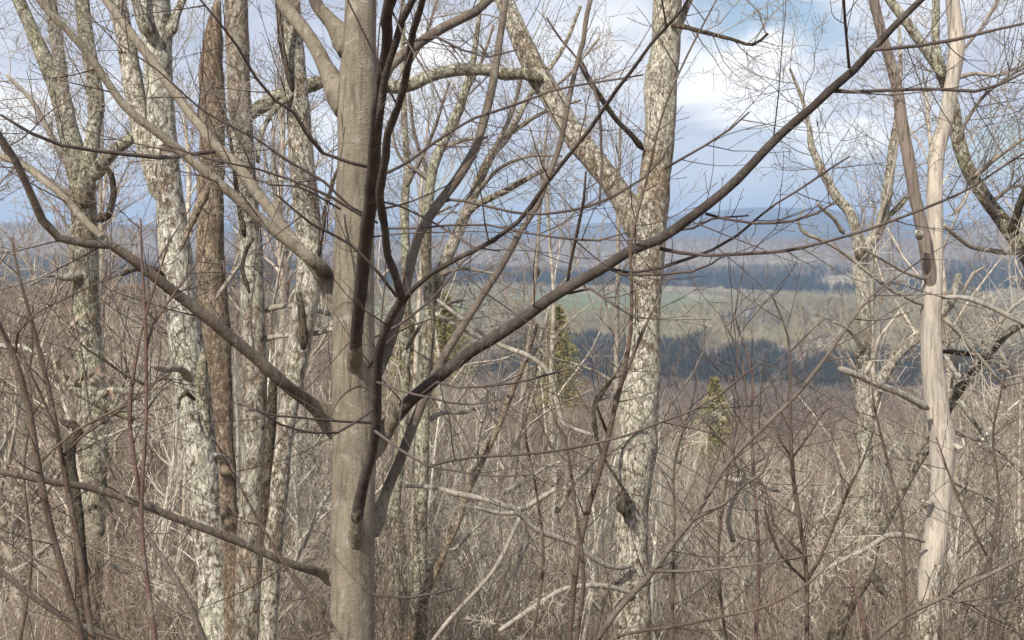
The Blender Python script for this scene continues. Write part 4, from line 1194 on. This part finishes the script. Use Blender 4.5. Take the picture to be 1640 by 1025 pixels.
stem('bowed grey whip crossing the lower right corner upward', [(1375, 1050, 10), (1440, 992, 9), (1510, 957, 9), (1570, 927, 8), (1640, 893, 7), (1720, 850, 5)], 2.6, 2.5, 'shrub_grey', 131, [([(1510, 957, 5), (1560, 970, 4), (1640, 960, 3)], 2.55, 2.5)], (10, 0.2, 0.0016, 1))
stem('low dark whip running along the bottom edge in front of the stout trunk', [(940, 1045, 7), (1000, 1016, 6), (1070, 1005, 6), (1160, 987, 5), (1230, 970, 5), (1300, 930, 4), (1350, 880, 3)], 2.6, 2.6, 'shrub', 137, [], (9, 0.18, 0.0014, 1))
stem('many-forked sapling with V twigs in the lower right', [(1292, 1040, 9), (1292, 927, 9), (1285, 862, 8), (1270, 762, 8), (1267, 700, 7), (1265, 612, 5), (1262, 540, 4), (1235, 470, 3)], 3.4, 3.4, 'shrub', 139,
     [([(1268, 735, 5), (1300, 690, 4), (1325, 650, 3)], 3.4, 3.4), ([(1266, 730, 5), (1248, 705, 4), (1235, 670, 3)], 3.4, 3.4), ([(1292, 930, 7), (1310, 900, 6), (1332, 850, 6), (1360, 780, 5), (1380, 742, 4), (1400, 690, 3)], 3.4, 3.3), ([(1290, 930, 6), (1250, 890, 5), (1232, 850, 4), (1225, 810, 3)], 3.4, 3.3), ([(1288, 890, 5), (1240, 840, 4), (1225, 780, 3), (1150, 700, 3), (1110, 655, 2.5)], 3.4, 3.4)], (18, 0.22, 0.0018, 1))
stem('dark red short whip standing at the bottom right', [(1392, 1045, 9), (1384, 1000, 9), (1375, 962, 8), (1364, 925, 7), (1358, 918, 4)], 2.3, 2.3, 'shrub_red', 149, [], (3, 0.1, 0.0014, 1))
stem('thin upright whip in front of the bleached dead tree', [(1450, 1040, 6), (1445, 832, 6), (1430, 772, 5), (1415, 712, 5), (1400, 650, 4), (1395, 600, 3)], 3.3, 3.3, 'shrub', 151, [([(1500, 700, 3), (1520, 760, 4), (1550, 830, 4), (1580, 890, 4)][::-1], 3.2, 3.2)], (10, 0.2, 0.0016, 1))
stem('grey slanting stem across the bottom left corner', [(310, 1100, 12), (200, 1030, 12), (125, 1000, 12), (60, 962, 11), (10, 922, 10), (-50, 880, 8)], 3.2, 3.0, 'shrub_grey', 157, [], (8, 0.2, 0.0016, 1))
stem('grey slanting stem left of the smooth tree foot', [(340, 1060, 13), (300, 962, 12), (265, 902, 11), (232, 852, 8), (200, 800, 6), (150, 690, 5), (130, 560, 4), (110, 480, 3)], 3.3, 3.4, 'shrub_grey', 163, [], (14, 0.22, 0.0018, 1))
stem('dark whip crossing in front of the smooth tree foot', [(560, 1045, 8), (510, 972, 8), (460, 912, 7), (430, 860, 6), (395, 800, 5), (360, 720, 4), (340, 660, 3)], 3.0, 3.2, 'shrub', 167, [], (14, 0.22, 0.0018, 1))
for i, (lab, pts, m) in enumerate([
    ('purplish forked sapling in front of the dark valley at the right', [(1210, 1040, 7), (1215, 900, 7), (1210, 800, 6), (1203, 700, 5), (1205, 600, 4), (1190, 550, 3), (1175, 500, 2.5)], 'shrub_red'),
    ('slim sapling standing right of the little pine', [(1165, 1040, 7), (1150, 900, 6), (1165, 760, 5), (1185, 660, 4), (1170, 600, 3)], 'shrub'),
    ('slim sapling between the stout trunk and the little pine', [(1075, 1040, 7), (1080, 850, 6), (1080, 745, 5), (1098, 680, 4), (1110, 640, 3)], 'shrub'),
    ('slender sapling below the arching branch at the centre right', [(850, 1040, 7), (870, 900, 6), (858, 780, 5), (840, 680, 4), (855, 600, 3)], 'shrub'),
    ('fine whip at the far lower right edge', [(1600, 1040, 7), (1585, 920, 6), (1600, 800, 5), (1590, 700, 4), (1610, 600, 3)], 'shrub'),
    ('fine whip left of the fork-stemmed leftmost tree', [(30, 1040, 7), (50, 900, 6), (38, 760, 5), (50, 640, 4), (30, 540, 3)], 'shrub'),
]):
    stem(lab, pts, 3.6 + 0.1 * i, 3.7 + 0.1 * i, m, 200 + i, [], (20, 0.26, 0.0018, 1))

# curled dead leaves still hanging on a twig at the left
lf = Tree('leafy_twig', 'twig with a few curled tan dead leaves hanging at the left', 'twig', seed=79)
rows, ob = lf.trunk([(240, 620, 5), (200, 600, 5), (165, 575, 4), (140, 560, 3), (110, 530, 2)], 7.0, 6.8, 'dark_wood', 7, 0.05, ground=False)
lr = np.random.default_rng(8)
leaf_mesh = []
for v in range(4):
    L = 0.055
    vs, qs = [], []
    for i in range(5):
        u = i / 4
        wd_ = 0.020 * math.sin(math.pi * min(0.98, 0.08 + u * 0.9)) + 0.002
        c_ = math.sin(u * 2.2 + v) * 0.012
        for s in (-1, 0, 1):
            vs.append((u * L, s * wd_, c_ + abs(s) * wd_ * (0.5 + 0.2 * v)))
    for i in range(4):
        for s in range(2):
            a = i * 3 + s
            qs.append((a, a + 1, a + 4, a + 3))
    leaf_mesh.append(np_mesh('leaf', np.array(vs), np.array(qs)))
    leaf_mesh[-1].materials.append(M['dead_leaf'])
for i in range(26):
    c_ = [(112, 590), (162, 598), (122, 497), (150, 520), (85, 610), (150, 612)][i % 6]
    p = P3(c_[0] + lr.normal(0, 11), c_[1] + lr.normal(0, 11), 6.9 + lr.normal(0, .06))
    o = link('leaf', leaf_mesh[i % 4], None, lf.root)
    o.location = p - lf.o
    o.rotation_euler = (lr.uniform(0, 6.28), lr.uniform(0.6, 2.0), lr.uniform(0, 6.28))
    s_ = lr.uniform(0.8, 1.4)
    o.scale = (s_, s_, s_)

# two withered leaves left on twigs out over the valley
for px, py, d, s_, lab in ((858, 428, 5.0, 1.1, 'small dark withered leaf hanging from a twig above the long right limb'), (1306, 193, 6.0, 0.9, 'tiny curled brown leaf caught among twigs right of the bright cloud')):
    lm_ = leaf_mesh[1].copy()
    lm_.materials.clear()
    o = link('withered_leaf', lm_, M['smooth_twig'], None, label=lab, category='leaf')
    o.location = P3(px, py, d)
    o.rotation_euler = (1.2, 1.35, 0.3)
    o.scale = (s_ * 0.7, s_ * 0.28, s_ * 0.5)

# ------------------------------------------------------------------ the leafless wood on the slope: trees one by one
def tree_proto(seed, h=10.0, fork=False, dens=1.0, slim=1.0):
    """trunk + limbs mesh and crown-of-twigs mesh for a tree h metres tall"""
    rng = np.random.default_rng(seed)
    tr, cr = Wood(), Wood()
    n = 9
    P = [np.array((0.0, 0.0, -0.6))]
    lean = rng.normal(0, 0.07, 2)
    for i in range(n):
        P.append(P[-1] + np.array((lean[0] + rng.normal(0, 0.05), lean[1] + rng.normal(0, 0.05), 1.0)) * (h * 0.93 + 0.6) / n)
    P = np.array(P)
    R = np.linspace(0.105, 0.022, n + 1) * slim * h / 10
    q = catmull(np.column_stack((P, R)), 0.35)
    tr.line(q[:, :3], q[:, 3], 7)
    nl = int(15 * dens)
    ph = rng.uniform(0, 6)
    for j in range(nl):
        t = 0.22 + 0.76 * (j + rng.uniform(0, 1)) / nl
        x = t * (len(q) - 1)
        i = min(int(x), len(q) - 2)
        p = q[i, :3]
        ph += 2.4 + rng.normal(0, 0.4)
        el = rng.uniform(0.35, 1.5) + 0.7 * t
        d = unit(np.array((math.cos(ph), math.sin(ph), el)))
        L = h * (0.42 - 0.27 * t) * rng.uniform(0.6, 1.25)
        r = q[i, 3] * 0.5
        m_ = 5
        B = [p]
        dd = d
        for s in range(m_):
            dd = unit(dd + rng.normal(0, 0.17, 3) + np.array((0, 0, 0.07)))
            B.append(B[-1] + dd * L / m_)
        B = np.array(B)
        RB = np.linspace(r, max(r * 0.25, 0.004), m_ + 1)
        tr.line(B, RB, 4)
        nk = max(5, int(9 * dens))
        for k2 in range(nk):
            tt = 0.15 + 0.85 * (k2 + rng.uniform(0, 1)) / nk
            xx = min(tt, 0.99) * m_
            bi = int(xx)
            bp = B[bi] + (B[bi + 1] - B[bi]) * (xx - bi)
            tg = unit(B[bi + 1] - B[bi])
            nd = unit(tg + rng.normal(0, 0.55, 3) + np.array((0, 0, 0.15)))
            grow(cr, rng, bp, nd, L * 0.5 * rng.uniform(0.5, 1.1) * (1.15 - 0.5 * tt), max(0.0045, RB[bi] * 0.5), 1, 0.15, 0.2, (6,), 0.55, (25, 60), 0.0032, 4, 0.15)
    # twigs at the very top
    for j in range(10):
        grow(cr, rng, q[-1 - j // 2, :3], unit(rng.normal(0, 0.5, 3) + np.array((0, 0, 1))), h * 0.10, 0.006, 1, 0.2, 0.2, (5,), 0.55, (25, 55), 0.003, 4)
    return tr.mesh('trunk'), cr.mesh('crown')


PROTO = [tree_proto(300 + i, 10.0, dens=(0.85 + 0.1 * (i % 4)), slim=(0.8 + 0.12 * (i % 4))) for i in range(9)]


def make_pair(tm, cm, a, b_):
    tm = tm.copy()
    cm = cm.copy()
    tm.materials.clear()
    cm.materials.clear()
    tm.materials.append(M[a])
    cm.materials.append(M[b_])
    return tm, cm


SETS = {'brown': [make_pair(t_, c_, 'brush_trunk', 'brush_twig') for t_, c_ in PROTO],
        'pale': [make_pair(t_, c_, 'pale_trunk', 'pale_twig') for t_, c_ in PROTO[:6]]}
first = {}


def place_tree(kind, idx, x, y, h, rz, tilt, label, group, name='bare_tree', cat='tree'):
    key = (kind, idx)
    if key not in first:
        r = bpy.data.objects.new(name, None)
        C.objects.link(r)
        kids = [link('trunk', SETS[kind][idx][0], None, r), link('crown', SETS[kind][idx][1], None, r)]
        first[key] = (r, kids)
    else:
        r0, k0 = first[key]
        r = r0.copy()
        C.objects.link(r)
        for c_ in k0:
            d_ = c_.copy()
            C.objects.link(d_)
            d_.parent = r
    r.name = name
    r.location = (x, y, ground_z(x, y))
    r.rotation_euler = (tilt[0], tilt[1], rz)
    r.scale = (h / 10 * 0.9 + 0.1 * h / 10, h / 10, h / 10)
    r['label'], r['category'], r['group'] = label, cat, group
    return r


def slope_tree(rng, kind, px, d, top, **kw):
    p = P3(px, top, d)
    g = ground_z(p[0], p[1])
    h = p[2] - g
    n = len(SETS[kind])
    tl = 0.05 if kind == 'brown' else (0.10 if px < 1480 else 0.22)
    return place_tree(kind, int(rng.integers(n)), p[0], p[1], h, rng.uniform(0, 6.28), rng.normal(0, tl, 2), **kw) if 2.0 < h < 24 else None


rng = np.random.default_rng(77)
REG = [(120, 'by the left edge'), (262, 'left of the thick white-lichened trunk'), (420, 'behind the left stand of trunks'), (530, 'close left of the smooth tree'),
       (690, 'close right of the smooth tree'), (850, 'midway between smooth tree and stout trunk'), (1000, 'close left of the stout trunk'), (1190, 'close right of the stout trunk'),
       (1375, 'close left of the V-forked tree'), (1495, 'between V-forked and bleached trees'), (9999, 'right of the bleached dead tree')]


def slope_label(kind, px, d):
    where = next(w_ for lim, w_ in REG if px < lim)
    part = 'nearest' if d < 16 else ('near' if d < 24 else ('middle' if d < 42 else ('farther' if d < 75 else 'farthest')))
    if kind == 'pale':
        return 'slim pale-stemmed bare tree on the ' + part + ' slope ' + where, 'pale-stemmed trees of the ' + part + ' slope ' + where
    return 'bare grey-brown tree on the ' + part + ' slope ' + where, 'grey-brown trees of the ' + part + ' slope ' + where



def top_line(px, rng):
    """where the top of the slope wood shows at this place across the view"""
    k_ = np.interp(px, (-100, 0, 250, 450, 560, 700, 850, 950, 1100, 1300, 1450, 1560, 1760), (395, 400, 425, 445, 500, 570, 600, 605, 635, 640, 620, 570, 530))
    return k_


cnt = 0
for i in range(400):
    if cnt >= 195:
        break
    d = 14 * (130 / 14) ** rng.uniform(0, 1)
    px = rng.uniform(-120, 1760)
    tl = top_line(px, rng)
    top = tl + abs(rng.normal(0, 60)) + rng.uniform(-12, 60)
    if d < 30 and px > 560 and px < 1480:
        top = max(top, tl + 40 + rng.uniform(0, 120))
    lb, gp = slope_label('brown', px, d)
    if slope_tree(rng, 'brown', px, d, top, label=lb, group=gp):
        cnt += 1
cnt = 0
for i in range(420):
    if cnt >= 120:
        break
    d = 11 * (70 / 11) ** rng.uniform(0, 1)
    px = rng.uniform(-100, 1740)
    tl = top_line(px, rng)
    top = tl + 25 + abs(rng.normal(0, 90))
    lb, gp = slope_label('pale', px, d)
    if slope_tree(rng, 'pale', px, d, top, label=lb, group=gp, name='pale_tree'):
        cnt += 1
# taller bare trees whose twigs fill the sky at the left and in the middle
TALL = [
    (20, 17, 60, 'at the left edge'), (70, 22, 120, 'behind the left arm of the leftmost tree'), (175, 19, 30, 'between the leftmost tree and the thick white trunk'),
    (215, 26, 140, 'behind the forked side stem of the thick white trunk'), (310, 24, 90, 'between the thick white trunk and the brown broken one'),
    (435, 22, 40, 'between the grey straight trunk and the bowed one'), (515, 26, 130, 'between the bowed trunk and the smooth tree'), (-60, 18, 20, 'half outside the left edge'),
    (110, 30, 210, 'behind the leftmost tree\'s fork, lower than its stems'), (350, 32, 200, 'behind the brown broken trunk'), (480, 34, 280, 'behind the bowed trunk'),
    (640, 20, 110, 'behind the dark limbs of the smooth tree'), (770, 23, 110, 'below the arching lichened branch'), (905, 26, 190, 'behind the left fork of the stout trunk'),
    (985, 24, 110, 'inside the Y fork of the stout trunk'), (800, 36, 330, 'low behind the leaning lichened tree in the middle'),
    (1600, 20, 70, 'above the tree leaning in from the right edge'), (1655, 24, 150, 'at the right edge'), (1450, 32, 290, 'behind the brown stem of the bleached tree')]
for px, d, top, wh in TALL:
    slope_tree(rng, 'brown', px, d, top, label='tall thin bare tree ' + wh, group='tall thin bare trees behind the main trunks', name='tall_bare_tree')

# pale dead limbs hanging and lying in the brush
rl = np.random.default_rng(404)
LIMBS = [(70, 880, 120, 35), (40, 560, 90, -10), (170, 700, 130, 20), (90, 760, 110, 60), (230, 940, 150, -35), (440, 960, 120, 50), (480, 880, 130, 62), (520, 800, 90, 70), (455, 700, 110, 15),
         (650, 900, 130, 70), (720, 880, 160, 40), (770, 700, 130, 80), (820, 930, 170, 65), (860, 760, 120, 30), (930, 760, 140, 55), (745, 660, 110, 10), (1100, 860, 150, 70), (1140, 960, 170, 60), (1180, 800, 130, 75),
         (1240, 880, 150, 55), (1320, 820, 120, 65), (1225, 780, 140, -12), (1420, 760, 120, 70), (1440, 930, 120, 40), (1560, 640, 170, -58), (1600, 720, 190, -50), (1575, 800, 150, -35), (1620, 600, 160, -65), (1590, 880, 150, -45), (1545, 700, 120, -25), (1610, 960, 140, 40), (1100, 700, 90, 75)]
for n_, (px, py, ln, ang) in enumerate(LIMBS):
    d = rl.uniform(9.5, 13)
    a_ = math.radians(ang)
    cx, cy = math.cos(a_), -math.sin(a_)
    pts = []
    for s in np.linspace(-0.5, 0.5, 6):
        pts.append((px + cx * ln * s + rl.normal(0, 4), py + cy * ln * s + rl.normal(0, 4), 8.5 * (0.65 - s * 0.6) + 0.8))
    where = next(w_ for lim, w_ in REG if px < lim)
    lean = 'steep' if abs(ang) > 48 else ('slanting' if abs(ang) > 18 else 'nearly level')
    high = 'high' if py < 720 else ('halfway' if py < 860 else 'low')
    tr_ = Tree('dead_limb', lean + ' pale limb ' + high + ' in brush ' + where + (' leaning right' if ang > 0 else ' leaning left'), 'dead branch', 'pale dead limbs tangled in the brush', seed=900 + n_)
    rows, ob = tr_.trunk(pts, d, d + rl.uniform(-.4, .4), ['dead_branch', 'lichen_light', 'lichen'][n_ % 3], 7, 0.12, 16, 0.06, name='limb', ground=False)
    w = twigs_on(rows, tr_.rng, 9, 0.45, 0.005, 2, t0=0.25, **LT)
    link('twigs', w.mesh('twigs', tr_.o), M['pale_twig'], tr_.root, kind='stuff')

# ---- undergrowth: nobody could count it
def shrub(rng):
    w = Wood()
    for i in range(9):
        a = rng.uniform(0, 6.28)
        d = unit(np.array((math.cos(a) * 0.4, math.sin(a) * 0.4, 1)))
        grow(w, rng, np.array((rng.normal(0, .12), rng.normal(0, .12), -0.1)), d, rng.uniform(1.4, 2.6), 0.008, 2, 0.10, 0.16, (7, 5), 0.5, (20, 50), 0.0018, 6, 0.2)
    return w


P_shrub = protos('shrub', M['brush_twig'], 5, 500, shrub)
P_pshrub = protos('shrub', M['pale_twig'], 4, 520, shrub)
r_ = np.random.default_rng(91)
n_ = 700
rr_ = 9.0 * (65 / 9.0) ** (r_.uniform(0, 1, n_) ** 0.75)
aa_ = r_.uniform(-0.46, 0.46, n_)
x_, y_ = rr_ * np.sin(aa_), rr_ * np.cos(aa_)
z_ = height(x_, y_)
clump = np.array([mnoise.noise(Vector((a_ * 0.35, b_ * 0.22, 4.2))) for a_, b_ in zip(x_, y_)])
# each shrub reaches about the lower part of the view and no higher
topz = CAM[2] - rr_ * np.interp(aa_, (-0.45, -0.2, 0.0, 0.45), (0.20, 0.22, 0.25, 0.24)) - np.abs(r_.normal(0, 0.06, n_)) * rr_
sc_ = np.clip((topz - z_) / 2.4, 0.3, 2.2) * np.clip(1.0 + clump * 1.5, 0.35, 1.5)
s_ = r_.uniform(0, 1, n_) < 0.72
pts_ = np.stack((x_, y_, z_), -1)
gn_scatter('undergrowth', pts_[s_], sc_[s_], P_shrub, 11, kind='stuff')
gn_scatter('pale_undergrowth', pts_[~s_], sc_[~s_], P_pshrub, 12, kind='stuff')

# ---- the few evergreens standing in the slope wood
def pine(label, px, top, bottom, half, d, seed, pn='pine_tree'):
    rng = np.random.default_rng(seed)
    p = P3(px, top, d)
    g = ground_z(p[0], p[1])
    h = p[2] - g
    rw = half / F * d
    vis = (bottom - top) / F * d
    r = bpy.data.objects.new(pn, None)
    C.objects.link(r)
    r.location = (p[0], p[1], g)
    r['label'], r['category'] = label, 'pine tree'
    w = Wood()
    w.line(np.array(((0, 0, -0.5), (0, 0, h * 0.6), (0, 0, h))), np.array((0.16, 0.10, 0.02)), 7)
    link('trunk', w.mesh('trunk'), M['dark_wood'], r)
    V_, Q_ = [], []
    k0 = 0
    for i in range(170):
        u = (i / 170) ** 0.85
        z = h - u * vis * 1.5
        if z < 0.5:
            continue
        L = rw * (0.12 + 1.15 * min(1, u * 1.6)) * rng.uniform(0.65, 1.2)
        a = i * 2.4 + rng.uniform(-.3, .3)
        d0 = np.array((math.cos(a), math.sin(a), 0.28 - 0.3 * u))
        for j in range(60):
            t_ = rng.uniform(0.1, 1.0)
            q = np.array((0, 0, z)) + d0 * L * t_ + rng.normal(0, 0.05 * L + 0.02, 3)
            dn = unit(d0 + rng.normal(0, 0.6, 3) + np.array((0, 0, .25))) * 0.11 * rw
            sn = unit(np.cross(dn, rng.normal(0, 1, 3))) * 0.028 * rw
            V_ += [q - sn, q + sn, q + dn + sn * .4, q + dn - sn * .4]
            Q_.append((k0, k0 + 1, k0 + 2, k0 + 3))
            k0 += 4
    link('crown', np_mesh('crown', np.array(V_), np.array(Q_), False), M['pine_leaf'], r, kind='stuff')


pine('small olive-green pine poking out of the slope wood right of the stout trunk', 1145, 606, 690, 27, 70, 1)
pine('yellow-green pine left of the stout trunk, half hidden by twigs', 893, 490, 600, 32, 62, 2)
pine('dull green pine just right of the smooth tree, behind slim stems', 655, 505, 640, 42, 40, 3)
pine('dark green pine behind the pale leaning stem, right of the smooth tree', 712, 470, 560, 34, 60, 4)
